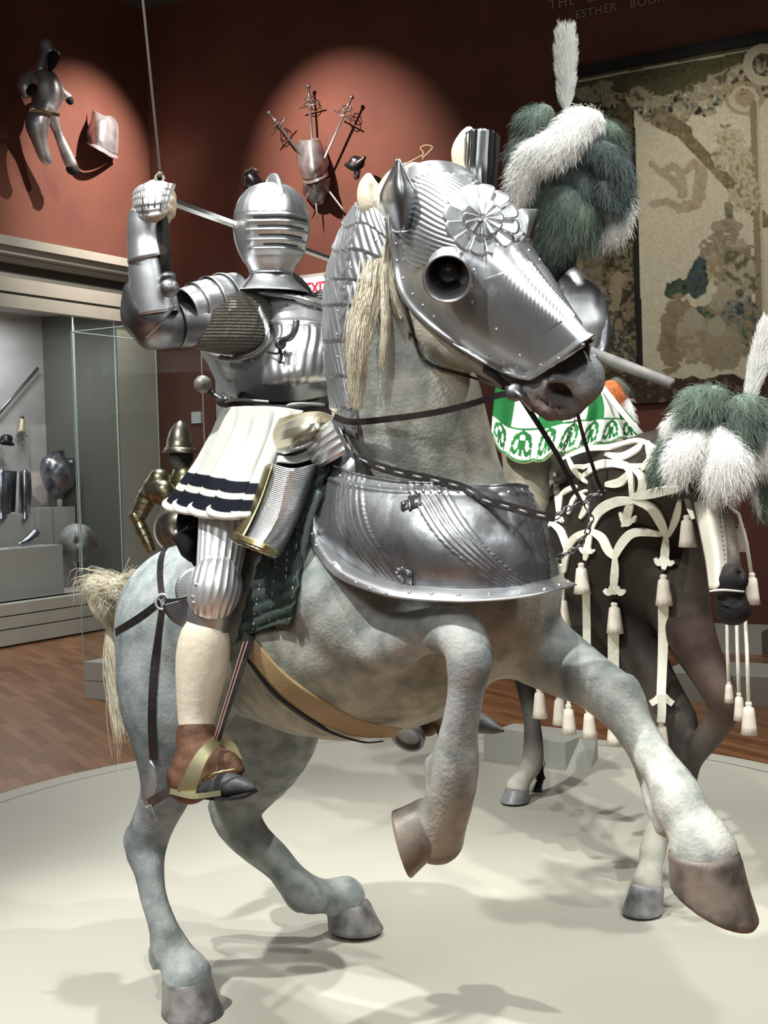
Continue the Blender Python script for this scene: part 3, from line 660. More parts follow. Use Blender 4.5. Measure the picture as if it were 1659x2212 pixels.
def cdisp(u, v):
    uR = .68; a = abs(u-uR); z = .010*math.exp(-(a/.022)**2)*(1 if v > .5 else max(0, (v-.35)/.15))
    ph = (v*1.0+a*(.55 if v < .5 else -.75))*44
    fl = abs((ph % 1)-.5)*2; mask = (1 if (.08 < v < .40 and u > .16) else 0)+(1 if .52 < v < .84 and a < .22 else 0)
    z += .0055*fl*min(1, mask)*(1 if v < .5 else max(0, 1-a/.24))
    z += .006*max(0, (v-.965)/.035)+.004*math.exp(-((u-.02)/.02)**2)
    return z
CHM = mat('steel_chanfron', (.70, .71, .73), .36, .9, var=(.42, .43, .45), vscale=7, rvar=.07, bump=.05, bscale=25)
chan = patch('chanfron', CR, CHM, horse, 40, 18, .003, HB, .012, disp=cdisp, smoothd=4); CB = bvh(chan)
rivets('rivet', px5([(450, 706), (455, 800), (488, 897), (541, 984), (598, 1046), (660, 1108), (880, 850), (866, 935), (871, 1027), (1004, 1177), (966, 1320), (1047, 1360), (1117, 1388), (1134, 1322), (1249, 1375), (1347, 1340), (1180, 745), (1238, 796), (1103, 690), (630, 270), (710, 305), (612, 348), (572, 370), (630, 715), (470, 1240), (1480, 1260)]), .0042, STEEL, chan, [CB])
rope('rolled_rim', [(848, 545, 2.88), (870, 640, 2.87), (928, 706, 2.83), (1018, 766, 2.76), (1090, 804, 2.68), (1140, 818, 2.61), (1170, 803, 2.55), (1216, 775, 2.465), (1262, 744, 2.405)], 3.2, CHM, chan)
def eyeguard(px, py, d, ax, r, ln, m):
    o = P(px, py, d); g_ = lathe('eye_guard', o, ax, [(r*.96, -.035), (r*.93, 0), (r*.98, ln*.6), (r*1.08, ln), (r*1.1, ln*1.02), (r*1.02, ln*.98), (r*.9, ln*.5), (r*.85, -.01)], m, chan, 36, thick=0)
    lathe('eye_hollow', o, ax, [(r*.93, .0), (r*.6, -.012), (.0001, -.016)], BLACK, g_, 28)
    mb = MB(); mb.sphere(o-Vector(ax).normalized()*.004, r*.5, 20); mb.build('eyeball', mat('eye_dark', (.012, .010, .008), .35), g_)
eyeguard(968, 588, 2.665, (-.10, -.90, -.42), .046, .048, STEEL)
# far eye guard
patch('eye_guard', [[(1108, 455, 2.74), (1128, 452, 2.70), (1162, 452, 2.74)], [(1112, 478, 2.72), (1138, 474, 2.68), (1152, 482, 2.71)], [(1122, 508, 2.72), (1138, 505, 2.68), (1142, 512, 2.71)]], STEEL, chan, 6, 6)
patch('eye_hollow', [[(1152, 470, 2.74), (1160, 465, 2.745)], [(1140, 505, 2.75), (1150, 500, 2.76)], [(1138, 520, 2.76), (1145, 516, 2.77)]], BLACK, chan, 4, 4)
# rosette
ros = bpy.data.objects.new('rosette', None); C.objects.link(ros); ros.location = P(1038, 478, 2.62); par(ros, chan)
def tier(R0, r0, npet, h, lift, ph):
    o = P(1038, 480, 2.635); ax = Vector((.16, -.94, .22)).normalized(); a = Vector((1, 0, 0)); a = (a-ax*a.dot(ax)).normalized(); b = ax.cross(a)
    for k in range(npet):
        rows = []
        for i in range(9):
            t = i/8; row = []
            for j in range(13):
                u = j/12*2-1; an = ph+2*math.pi*(k+.5+u*.52)/npet
                rr = r0+(R0*(1-.075*u**4-.02*u*u)-r0)*t
                hh = lift+h*(.2+.8*t)*(.5-.5*u)*1.0 - .35*h*t*t
                row.append(o+ax*hh+(a*math.cos(an)+b*math.sin(an))*rr)
            rows.append(row)
        grid('petal', rows, STEEL, ros, .0015)
tier(.080, .016, 12, .012, .008, .1); tier(.043, .004, 12, .010, .022, .35)
mb = MB(); mb.sphere(P(1038, 478, 2.60), .006, 10); mb.build('boss', DARKST, ros)
# ear guards
patch('ear_guard', [[(860, 345, 2.80), (862, 344, 2.795), (864, 346, 2.80)], [(840, 382, 2.84), (862, 372, 2.76), (886, 396, 2.80)], [(822, 425, 2.88), (862, 412, 2.74), (911, 432, 2.80)], [(832, 468, 2.88), (868, 465, 2.76), (906, 468, 2.80)], [(848, 497, 2.86), (868, 500, 2.78), (886, 494, 2.80)]], DARKST, chan, 6, 8)
rope('ear_guard_rim', [(858, 345, 2.79), (840, 382, 2.83), (822, 425, 2.87), (832, 468, 2.87), (848, 497, 2.85), (868, 501, 2.77), (888, 494, 2.79), (907, 468, 2.79), (911, 432, 2.79), (888, 396, 2.79), (862, 344, 2.79)], 2.5, STEEL, chan)
patch('ear_guard', [[(1005, 288, 2.93), (1020, 280, 2.86), (1045, 278, 2.83), (1068, 284, 2.85), (1079, 296, 2.92)], [(1004, 320, 2.93), (1018, 322, 2.86), (1042, 322, 2.83), (1066, 326, 2.85), (1077, 334, 2.92)], [(1004, 352, 2.93), (1016, 362, 2.86), (1040, 368, 2.83), (1064, 372, 2.85), (1074, 376, 2.92)], [(1014, 372, 2.93), (1024, 392, 2.86), (1042, 402, 2.84), (1060, 408, 2.86), (1070, 412, 2.92)]], mat('steel_dark_fluted', (.33, .33, .34), .34, 1, var=(.2, .2, .2), vscale=10, flute=(9, .7, 0)), chan, 8, 8)
# lace tied on the poll
mb = MB(); mb.tube(PP([(868, 360, 2.86), (900, 342, 2.85), (915, 332, 2.85), (908, 320, 2.85), (920, 314, 2.85), (934, 318, 2.85), (925, 330, 2.85), (912, 342, 2.85)], 6), .0016, 6); mb.tube(PP([(880, 352, 2.86), (910, 338, 2.85), (914, 345, 2.85)], 6), .0016, 6)
mb.build('tied_lace', mat('tan_lace', (.55, .35, .18), .7), chan)
# crinet
CI = [[(790, 432, 3.06), (772, 436, 3.04), (775, 446, 2.94), (800, 440, 2.90), (832, 470, 2.88)],
 [(770, 500, 3.16), (737, 500, 3.10), (745, 510, 2.97), (785, 500, 2.90), (836, 530, 2.88)],
 [(760, 580, 3.2), (712, 580, 3.12), (722, 585, 2.99), (765, 585, 2.92), (822, 596, 2.88)],
 [(756, 660, 3.22), (703, 660, 3.12), (713, 662, 3.0), (748, 660, 2.94), (790, 668, 2.92)],
 [(756, 760, 3.22), (704, 762, 3.12), (713, 764, 3.01), (738, 762, 2.96), (762, 770, 2.94)],
 [(766, 860, 3.22), (717, 862, 3.12), (725, 864, 3.02), (745, 860, 2.97), (760, 868, 2.95)],
 [(776, 935, 3.22), (732, 938, 3.12), (739, 940, 3.02), (757, 936, 2.98), (772, 944, 2.96)]]
def ridisp(u, v): 
    s = (v*8.0) % 1; return .004*s+.0032*abs(((u*12-v*16) % 1)-.5)*2
cri = patch('crinet', CI, STEEL, horse, 26, 22, .003, HB, .010, disp=ridisp); CIB = bvh(cri)
rivets('rivet', px5([(275, 750), (204, 840), (163, 947), (128, 1077), (123, 1205), (128, 1330), (338, 690)]), .004, STEEL, cri, [CIB])
# peytral
PT = [[(724, 1007, 3.10), (779, 1026, 2.97), (870, 1042, 2.87), (960, 1046, 2.82), (1042, 1052, 2.82), (1100, 1048, 2.86), (1138, 1053, 2.98)],
 [(700, 1060, 3.10), (760, 1078, 2.93), (868, 1088, 2.82), (965, 1092, 2.77), (1055, 1092, 2.76), (1125, 1088, 2.80), (1160, 1090, 2.93)],
 [(680, 1115, 3.10), (748, 1140, 2.92), (862, 1155, 2.79), (968, 1162, 2.73), (1068, 1160, 2.73), (1145, 1150, 2.77), (1184, 1140, 2.9)],
 [(681, 1160, 3.10), (755, 1190, 2.92), (863, 1212, 2.79), (972, 1220, 2.72), (1075, 1218, 2.72), (1160, 1208, 2.76), (1198, 1195, 2.9)],
 [(712, 1205, 3.08), (775, 1240, 2.93), (865, 1262, 2.81), (975, 1268, 2.73), (1082, 1266, 2.72), (1170, 1256, 2.77), (1206, 1244, 2.9)]]
PT = [[(x, y, d-.04) for x, y, d in r] for r in PT]
def pdisp(u, v):
    z = .0
    def fan(c, us, w, n):      # bundles of curved flutes
        x = (u-c)/w
        return (.0035*abs(((x*n) % 1)-.5)*2 if 0 < x < 1 else 0)
    z += fan(.06+.20*v**1.5, 0, .13-.03*v, 5) + fan(.36+.36*(v-.1)**1.3 if v > .1 else .36, 0, .15-.05*v, 5) + fan(.86-.03*v, 0, .12-.05*v, 6)
    z += .005*math.exp(-((v-.13)/.02)**2)
    z += .006*math.exp(-((v-.0)/.015)**2)
    z += .012*math.sin(math.pi*min(1, max(0, (u-.3)/.5)))*math.sin(math.pi*v)
    return z
pey = patch('peytral', PT, AGED, horse, 22, 30, .003, HB, .02, disp=pdisp, smoothd=3)
FL = [PT[-1], [(690, 1212, 3.05), (765, 1256, 2.88), (862, 1280, 2.76), (975, 1285, 2.68), (1088, 1280, 2.67), (1182, 1270, 2.71), (1226, 1254, 2.86)], [(672, 1195, 3.03), (752, 1258, 2.84), (856, 1292, 2.72), (985, 1300, 2.64), (1100, 1294, 2.63), (1192, 1279, 2.67), (1247, 1263, 2.84)]]
FL[0] = [(x, y, d-.01) for x, y, d in FL[0]]
FL = [[(668, 1120, 3.05), (676, 1116, 3.04), (684, 1112, 3.05)], [(668, 1165, 3.05), (680, 1160, 3.02), (694, 1155, 3.03)], [(700, 1222, 2.94), (714, 1212, 2.92), (734, 1200, 2.95)], [(752, 1260, 2.85), (765, 1248, 2.84), (782, 1232, 2.87)], [(852, 1291, 2.73), (860, 1275, 2.74), (868, 1258, 2.77)], [(985, 1300, 2.65), (980, 1284, 2.67), (976, 1264, 2.70)], [(1100, 1294, 2.64), (1092, 1280, 2.66), (1085, 1263, 2.69)], [(1192, 1279, 2.68), (1182, 1267, 2.70), (1172, 1252, 2.74)], [(1246, 1263, 2.80), (1226, 1254, 2.82), (1204, 1240, 2.88)]]
fl = patch('flange', FL, STEEL, pey, 10, 4, .003, None); FB = bvh(fl); PB = bvh(pey)
rivets('rivet', px7([(217, 455), (263, 470), (336, 490), (433, 510), (552, 523), (677, 537), (767, 545), (1145, 545), (1217, 535), (62, 665), (60, 718), (62, 775), (86, 838), (130, 890), (182, 942), (241, 996), (303, 1043), (380, 1075), (477, 1103), (600, 1100), (723, 1108), (870, 1115), (1040, 1108), (1208, 1102), (1343, 1082), (1424, 1060), (1473, 1040)]), .0048, STEEL, pey, [PB, FB])
for (hx, hy) in px7([(600, 605), (560, 1000)]):
    h = hitd(PB, hx, hy); c = P(hx, hy, h[0]-.004); n = h[2] if h[2].dot(CAM-c) > 0 else -h[2]; a = Vector((1, 0, 0)); a = (a-n*a.dot(n)).normalized(); b = n.cross(a)
    hg = bpy.data.objects.new('hinge', None); C.objects.link(hg); hg.location = c; par(hg, pey)
    mb = MB(); mb.box(c+a*.014, a*.013, b*.018, n*.0018); mb.box(c-a*.012, a*.009, b*.012, n*.0018); mb.tube([c-b*.02, c+b*.02], .0035, 8); mb.sphere(c-a*.012+n*.004, .006, 8); mb.sphere(c+a*.018+b*.01+n*.002, .003, 8); mb.sphere(c+a*.018-b*.01+n*.002, .003, 8)
    me_ = mb.build('hinge', DARKST, pey); bpy.data.objects.remove(hg)
patch('peytral_neck_rim', [[(1090, 1050, 3.0), (1115, 1043, 3.02), (1132, 1046, 3.0)], [(1105, 1060, 2.99), (1125, 1052, 3.01), (1140, 1058, 2.98)]], DARKST, pey, 4, 4)
# wide slotted bit strap and reins
SB = [PB, HB]
s, pts, ns = strap('slotted_strap', [(724, 905, 3.0), (748, 955, 2.95), (771, 987, 2.93), (838, 1015, 2.85), (924, 1034, 2.79), (1003, 1054, 2.74), (1050, 1082, 2.70), (1101, 1095, 2.67), (1160, 1112, 2.65), (1199, 1118, 2.64)], 19, LEATHER, horse, None, .02, .004)
q = along([(724, 905, 2.985), (748, 955, 2.935), (771, 987, 2.915), (838, 1015, 2.835), (924, 1034, 2.775), (1003, 1054, 2.725), (1050, 1082, 2.685), (1101, 1095, 2.655), (1160, 1112, 2.635), (1199, 1118, 2.625)], 28)
for i in range(1, 27, 2):
    a, b = P(*q[i]), P(*q[i+1]); v = (CAM-a).normalized()*.006; mb = MB(); mb.tube([a+v, (a*.5+b*.5)+v*1.2, b+v], .0022, 6); mb.build('metal_slot', STEEL, s)
strap('rein', [(722, 900, 2.96), (760, 912, 2.92), (840, 905, 2.85), (930, 893, 2.78), (1010, 875, 2.73), (1068, 856, 2.68), (1100, 850, 2.66)], 14, LEATHER, horse, None, 0, .004)
strap('rein', [(1128, 862, 2.66), (1165, 920, 2.66), (1205, 985, 2.67), (1235, 1045, 2.68), (1258, 1088, 2.68)], lambda t: 13-5*t, LEATHER, horse, None, 0, .004)
strap('rein', [(1248, 895, 2.56), (1262, 950, 2.60), (1280, 1005, 2.64), (1292, 1042, 2.66), (1308, 1072, 2.66)], 8, LEATHER, horse, None, 0, .004)
chain('chain', [(1199, 1120, 2.65), (1222, 1100, 2.66), (1245, 1092, 2.67), (1262, 1086, 2.68), (1276, 1072, 2.67), (1305, 1062, 2.66)], 9, DARKST, horse, 7)
chain('chain', [(1266, 1088, 2.68), (1278, 1120, 2.68), (1268, 1150, 2.69), (1250, 1180, 2.70), (1225, 1195, 2.72), (1203, 1205, 2.75)], 11, DARKST, horse, 7)
chain('chain', [(1215, 980, 2.7), (1225, 950, 2.68), (1238, 920, 2.64), (1246, 900, 2.6)], 9, DARKST, horse, 4)
bit = bpy.data.objects.new('curb_bit', None); C.objects.link(bit); bit.location = P(1115, 850, 2.64); par(bit, horse)
mb = MB(); mb.tube(PP([(1095, 838, 2.66), (1118, 850, 2.62), (1135, 868, 2.62), (1150, 885, 2.63)], 6), .006, 8); mb.build('bit_shank', DARKST, bit)
mb = MB(); mb.sphere(P(1112, 848, 2.63), .019, 14, (1, .6, 1)); mb.build('bit_boss', DARKST, bit)
strap('cheek_strap', [(845, 500, 2.85), (852, 560, 2.86), (870, 640, 2.86), (893, 720, 2.84), (910, 770, 2.82), (950, 795, 2.80), (1010, 812, 2.76), (1060, 830, 2.70), (1105, 845, 2.65)], 6, LEATHER, horse, HB, .006)
strap('bridle_strap', [(1045, 795, 2.72), (1070, 812, 2.68), (1100, 838, 2.65), (1118, 850, 2.64)], 17, LEATHER, horse, HB, .008)
# crupper and girth
cr_ = bpy.data.objects.new('crupper', None); C.objects.link(cr_); cr_.location = P(350, 1300, 3.5); par(cr_, horse)
strap('strap', [(368, 1172, 3.8), (350, 1200, 3.6), (346, 1240, 3.55), (350, 1290, 3.5)], 15, LEATHER, cr_, HB, .004)
strap('strap', [(345, 1302, 3.5), (300, 1335, 3.55), (250, 1366, 3.7)], 17, LEATHER, cr_, HB, .004)
strap('strap', [(356, 1300, 3.5), (385, 1300, 3.48), (430, 1288, 3.45)], 15, LEATHER, cr_, HB, .004)
strap('strap', [(352, 1312, 3.5), (342, 1380, 3.5), (332, 1460, 3.5), (328, 1560, 3.5), (332, 1640, 3.52)], 18, LEATHER, cr_, HB, .005)
h = hitd(HB, 350, 1300); mb = MB(); c = P(350, 1300, h[0]-.012); rg = [c+RT*math.cos(x)*.017+UP*math.sin(x)*.02+FW*.004*math.sin(x) for x in np.linspace(0, 2*math.pi, 17)]; mb.tube(rg, .004, 8, cap=False); mb.build('ring', STEEL, cr_)
patch('girth', [[(540, 1370, 3.3), (625, 1462, 3.2), (740, 1538, 3.1), (800, 1562, 3.1), (868, 1574, 3.05)], [(520, 1400, 3.3), (608, 1500, 3.25), (722, 1575, 3.15), (790, 1592, 3.12), (850, 1592, 3.1)]], TAN, horse, 8, 12, .004, HB, .004)
patch('girth_edge', [[(535, 1418, 3.3), (600, 1500, 3.25), (700, 1570, 3.15), (780, 1600, 3.12), (830, 1600, 3.1)], [(533, 1426, 3.3), (596, 1506, 3.25), (697, 1576, 3.15), (779, 1604, 3.12), (826, 1603, 3.1)]], LEATHER, horse, 3, 12, .004, HB, .006)
# saddle: a thing of its own
saddle = thing('saddle', 'war saddle with steel plates and dark green quilted blanket on the dapple grey horse', 'saddle', P(600, 1050, 3.3))
qd = lambda u, v: .010*abs(math.sin(v*math.pi*9+u*2))*(1 if abs((u*3.2) % 1-.5) < .42 else .1)
bl = patch('quilted_blanket', [[(600, 1080, 3.2), (640, 1040, 3.15), (690, 1012, 3.08), (715, 1010, 3.06)], [(575, 1180, 3.2), (610, 1160, 3.14), (650, 1130, 3.08), (672, 1110, 3.06)], [(540, 1280, 3.2), (580, 1275, 3.14), (625, 1260, 3.09), (650, 1250, 3.08)], [(515, 1380, 3.22), (555, 1365, 3.15), (600, 1352, 3.1), (632, 1350, 3.1)]], GREENCL, saddle, 20, 14, .006, HB, .014, disp=qd)
BLB = bvh(bl)
rope('edge_roll', [(508, 1392, 3.2), (530, 1376, 3.16), (575, 1360, 3.1), (628, 1352, 3.05), (645, 1270, 3.04), (662, 1150, 3.03), (690, 1060, 3.03)], 7, mat('grey_green_roll', (.10, .13, .13), .7), saddle)
for ln in ([(600, 1180), (592, 1250), (580, 1360)], [(622, 1140), (618, 1240), (610, 1352)], [(565, 1240), (553, 1310), (545, 1372)], [(650, 1060), (640, 1180), (625, 1345)]):
    q = along(ln, 26); mb = MB()
    for i in range(0, 25, 2):
        h1, h2 = hitd(BLB, *q[i]), hitd(BLB, *q[i+1])
        if h1 and h2: mb.tube([P(*q[i], h1[0]-.003), P(*q[i+1], h2[0]-.003)], .0014, 5)
    mb.build('stitching', WHITECL, saddle)
patch('cantle_drape', [[(436, 1095, 3.3), (428, 1120, 3.28), (438, 1130, 3.25)], [(425, 1140, 3.34), (400, 1150, 3.32), (378, 1158, 3.34)], [(428, 1180, 3.34), (405, 1185, 3.30), (382, 1170, 3.34)], [(425, 1225, 3.32), (412, 1212, 3.31), (395, 1198, 3.34)]][::-1], BLACKCL, saddle, 8, 6, .01)
sculpt('seat', [[(440, 1130, 3.45, 60), (520, 1110, 3.40, 70), (620, 1060, 3.30, 60), (700, 990, 3.22, 40)]], BLACKCL, saddle, .012, .03)
FLB = mat('steel_fluted_bow', (.78, .79, .81), .38, .9, var=(.42, .43, .45), vscale=9, flute=(60, .6, 1, 1.0))
sb_ = patch('bow_plate', [[(572, 1008, 3.10), (586, 1002, 3.05), (630, 1012, 3.0), (672, 1004, 3.03), (690, 1000, 3.10)], [(545, 1080, 3.08), (560, 1078, 3.03), (605, 1092, 2.98), (645, 1088, 3.0), (662, 1080, 3.08)], [(518, 1130, 3.06), (535, 1135, 3.01), (582, 1150, 2.96), (620, 1150, 2.99), (636, 1140, 3.06)], [(500, 1160, 3.05), (515, 1168, 3.0), (560, 1185, 2.95), (592, 1202, 2.98), (606, 1200, 3.05)]], FLB, saddle, 10, 8)
rope('gilt_rim', [(498, 1158, 3.04), (515, 1170, 2.98), (560, 1188, 2.93), (594, 1204, 2.97)], 5, GILT, sb_)
patch('gilt_band', [[(574, 1008, 3.07), (590, 1003, 3.03)], [(547, 1080, 3.05), (564, 1080, 3.01)], [(520, 1131, 3.03), (538, 1138, 2.99)], [(502, 1160, 3.02), (520, 1170, 2.975)]], BRASS, sb_, 8, 4)
patch('gilt_band', [[(508, 1148, 3.02), (525, 1156, 2.97), (570, 1172, 2.93), (602, 1190, 2.96)], [(502, 1160, 3.01), (520, 1170, 2.965), (562, 1186, 2.925), (594, 1202, 2.955)]], BRASS, sb_, 4, 8)
patch('bow_lining', [[(598, 998, 3.07), (640, 1000, 3.10), (690, 985, 3.09)], [(600, 985, 3.10), (640, 985, 3.15), (680, 965, 3.14)]], WHITECL, saddle, 4, 6)
dm = patch('pommel_dome', [[(604, 905, 3.2), (650, 893, 3.12), (690, 890, 3.10), (722, 900, 3.15)], [(592, 930, 3.18), (630, 912, 3.06), (680, 902, 3.03), (726, 908, 3.12)], [(590, 955, 3.18), (618, 945, 3.05), (670, 930, 3.01), (724, 915, 3.11)], [(594, 975, 3.19), (620, 972, 3.09), (660, 958, 3.06), (715, 925, 3.12)]], mat('gilt_fluted', (.74, .70, .58), .36, .9, var=(.55, .42, .18), vscale=6, flute=(5, .5, 1)), saddle, 10, 10)
rope('roped_rim', [(596, 976, 3.17), (622, 975, 3.07), (660, 962, 3.04), (714, 928, 3.10)], 4, STEEL, dm)
lm = [[(660, 955, 3.12), (680, 932, 3.05), (720, 905, 3.02), (728, 902, 3.04)], [(664, 975, 3.10), (688, 955, 3.03), (730, 925, 2.99), (738, 920, 3.02)], [(674, 998, 3.08), (700, 975, 3.01), (742, 948, 2.98), (748, 945, 3.0)], [(690, 1012, 3.07), (712, 1000, 3.01), (745, 980, 2.98), (755, 972, 3.0)]]
patch('pommel_lame', lm, mat('steel_lamed', (.85, .86, .88), .36, .85, flute=(5, .9, 1)), saddle, 8, 8, bv=None)
# ================================================================ rider on the first horse
kn = thing('armored_knight', 'mounted knight in bright steel plate armor with white and black skirt, arm raised with sword', 'knight', P(600, 1050, 3.4))
core = sculpt('body', [[(600, 640, 3.58, 60), (600, 720, 3.60, 95), (595, 800, 3.60, 100), (600, 880, 3.52, 85), (560, 1000, 3.45, 95), (520, 1090, 3.35, 60), (478, 1180, 3.22, 40), (460, 1290, 3.16, 36)], [(585, 600, 3.5, 40), (588, 560, 3.48, 38)], [(560, 660, 3.55, 50), (620, 660, 3.55, 60)], [(480, 1110, 3.25, 46), (478, 1240, 3.17, 38)]], BLACKCL, kn, .012, .04)
# cuirass
BR = [[(500, 640, 3.70), (520, 625, 3.56), (560, 618, 3.46), (610, 630, 3.42), (665, 640, 3.44), (715, 655, 3.52), (735, 665, 3.7)],
 [(560, 690, 3.60), (566, 688, 3.50), (582, 680, 3.42), (615, 680, 3.37), (665, 682, 3.38), (718, 695, 3.46), (740, 700, 3.64)],
 [(575, 735, 3.55), (578, 730, 3.46), (592, 725, 3.38), (620, 722, 3.33), (668, 722, 3.34), (718, 730, 3.42), (742, 735, 3.6)],
 [(442, 752, 3.72), (490, 772, 3.55), (540, 775, 3.42), (600, 772, 3.32), (660, 768, 3.31), (714, 768, 3.38), (740, 765, 3.55)],
 [(452, 790, 3.72), (495, 812, 3.55), (545, 818, 3.40), (600, 820, 3.31), (655, 818, 3.31), (712, 812, 3.38), (736, 808, 3.55)],
 [(478, 845, 3.70), (505, 860, 3.55), (550, 866, 3.44), (600, 868, 3.38), (650, 866, 3.38), (700, 856, 3.44), (724, 848, 3.56)]]
def bdisp(u, v): 
    m = 1 if .30 < v < .85 and u > .40 else 0
    return .0035*abs(((u*17+(v-.5)*2.0*(u-.6)) % 1)-.5)*2*m+.004*math.exp(-((v-.27)/.02)**2)*(u > .3)
BRM = mat('steel_cuirass', (.76, .77, .79), .38, .9, var=(.52, .53, .54), vscale=8, rvar=.07, bump=.05, bscale=25)
cu_ = patch('cuirass', BR, BRM, kn, 14, 18, .003, None, disp=bdisp)
CUB = bvh(cu_)
rope('roped_armhole', [(512, 628, 3.48), (548, 640, 3.42), (566, 680, 3.37), (577, 715, 3.34), (572, 745, 3.35), (548, 765, 3.38), (505, 775, 3.44), (462, 768, 3.52), (444, 752, 3.6)], 5.5, STEEL, cu_)
rope('roped_neckline', [(535, 630, 3.44), (575, 634, 3.40), (630, 640, 3.39), (670, 652, 3.40), (700, 668, 3.44), (712, 690, 3.46)], 5.5, STEEL, cu_)
mb = MB(); mb.tube(PP([(603, 745, 3.30), (612, 735, 3.25), (628, 728, 3.22), (637, 712, 3.21), (640, 692, 3.21)], 6), [.011]*6+[.009]*12+[.006]*7 if False else .0085, 10); mb.sphere(P(606, 742, 3.28), .016, 12); mb.build('lance_rest', DARKST, cu_)
mb = MB(); mb.tube(PP([(602, 750, 3.29), (608, 768, 3.29), (604, 785, 3.29)], 5), .004, 6); mb.tube(PP([(578, 760, 3.32), (598, 764, 3.29), (604, 758, 3.29)], 5), .003, 6); mb.build('buckle_strap', LEATHER, cu_)
rivets('rivet', [(562, 622), (578, 650), (588, 655), (545, 782), (622, 660)], .006, DARKST, cu_, [CUB])
# gusset of mail and sleeve
sculpt('mail_sleeve', [[(570, 690, 3.52, 50), (535, 690, 3.46, 72), (490, 700, 3.42, 66), (440, 712, 3.38, 46)], [(530, 660, 3.50, 50), (500, 650, 3.46, 40)]], MAIL, kn, .008, .03)
# raised right arm
arm = bpy.data.objects.new('arm_armor', None); C.objects.link(arm); arm.location = P(400, 680, 3.36); par(arm, kn)
lames('pauldron_lame', [(512, 628, 3.46, 40), (480, 640, 3.42, 46), (440, 652, 3.38, 46), (398, 668, 3.34, 40)], 4, STEEL, arm, 1.10)
shell('rerebrace', [(460, 700, 3.40, 48), (420, 700, 3.37, 48), (380, 702, 3.34, 48)], DARKST, arm)
sculpt('elbow_cop', [[(376, 705, 3.34, 46), (335, 702, 3.31, 50), (312, 668, 3.31, 44)], [(290, 640, 3.36, 26), (285, 690, 3.36, 24), (320, 735, 3.34, 18)]], DARKST, arm, .007, .03)
patch('elbow_wing', [[(262, 655, 3.30), (268, 620, 3.28), (284, 606, 3.27)], [(270, 690, 3.28), (285, 665, 3.235), (296, 640, 3.23)], [(285, 715, 3.28), (310, 695, 3.23), (330, 672, 3.22)], [(310, 735, 3.28), (345, 705, 3.23), (385, 655, 3.23)]], DARKST, arm, 8, 8)
shell('vambrace', [(338, 678, 3.27, 50), (332, 640, 3.265, 48), (324, 590, 3.26, 45), (318, 545, 3.255, 40), (313, 505, 3.25, 36)], BRM, arm)
shell('gauntlet_cuff', [(322, 560, 3.25, 46), (314, 520, 3.245, 38), (312, 490, 3.24, 36), (318, 465, 3.24, 38)], STEEL, arm)
sculpt('hand', [[(316, 500, 3.25, 30), (320, 465, 3.25, 36), (330, 435, 3.25, 38), (338, 420, 3.25, 32)], [(352, 412, 3.25, 13), (366, 418, 3.23, 12), (370, 432, 3.26, 11), (352, 436, 3.27, 10)], [(352, 430, 3.245, 13), (368, 436, 3.225, 12), (371, 448, 3.26, 11), (352, 452, 3.27, 10)], [(352, 448, 3.245, 12), (366, 453, 3.225, 12), (368, 464, 3.26, 10), (350, 466, 3.27, 9)], [(348, 462, 3.245, 11), (358, 468, 3.23, 10), (360, 476, 3.25, 9)], [(330, 470, 3.21, 13), (345, 462, 3.19, 12), (358, 450, 3.19, 10)]], SKIN, arm, .0035, .006)
def gd(u, v): return .004*((v*5) % 1)+.0025*abs(math.sin(u*math.pi*4))
patch('gauntlet_scales', [[(290, 412, 3.25), (310, 398, 3.20), (340, 392, 3.18), (366, 396, 3.19), (379, 398, 3.22)], [(288, 440, 3.23), (308, 436, 3.17), (335, 434, 3.16), (356, 430, 3.17), (366, 426, 3.19)], [(296, 468, 3.23), (312, 470, 3.18), (334, 468, 3.165), (350, 462, 3.175), (358, 456, 3.19)]], mat('steel_white', (.85, .85, .85), .42, .8), arm, 16, 14, .002, None, disp=gd)
for k in range(1, 5):
    mb = MB(); mb.tube(PP([(290+k*16, 408-k*2, 3.20-.005*k), (291+k*14.5, 437-k, 3.155), (299+k*11.5, 468-k*2, 3.165)], 6), .0022, 6); mb.build('knuckle_bar', DARKST, arm)
# helmet
fwd = Vector((.36, -.92, -.05)).normalized(); ho = P(586, 492, 3.44); hax = (Vector((.03, 0, 1))); hax = (hax-fwd*hax.dot(fwd)).normalized(); u_ = 3.44/F
prof = [(2, 398, 0), (26, 401, 0), (48, 411, 0), (62, 425, 0), (72, 443, 0), (78, 462, 0), (80.5, 480, 0), (81, 500, 0), (78, 520, 0), (72, 540, 0), (62, 560, 0), (52, 574, 0), (46, 586, 0), (46, 592, 0)]
pq = cr(prof, 8); R = []
for (r, y, _) in pq:
    row = []; n = 96
    for j in range(n):
        a = 2*math.pi*j/n; c = math.cos(a); f0 = max(0, c)
        rr = r*u_*(1+.05*f0+.14*f0**22*(1 if y > 430 else max(0, (y-400)/30)))
        if 470 < y < 560 and c > .55:
            w = min(1, (c-.55)/.15); ph = ((y-470)/18.5) % 1
            rr += w*(.013*(1-ph)-.004)*(1 if y > 474 else 0)
        if 412 < y < 470: rr += .0012*abs(((a*14/math.pi) % 1)-.5)*2
        row.append(ho+hax*((492-y)*u_)+(fwd*math.cos(a)+hax.cross(fwd)*math.sin(a))*rr)
    R.append(row)
hm = grid('helmet', R, mat('steel_helmet', (.78, .79, .81), .36, .9, var=(.58, .59, .61), vscale=9, rvar=.06, bump=.05, bscale=25), kn, .003, True)
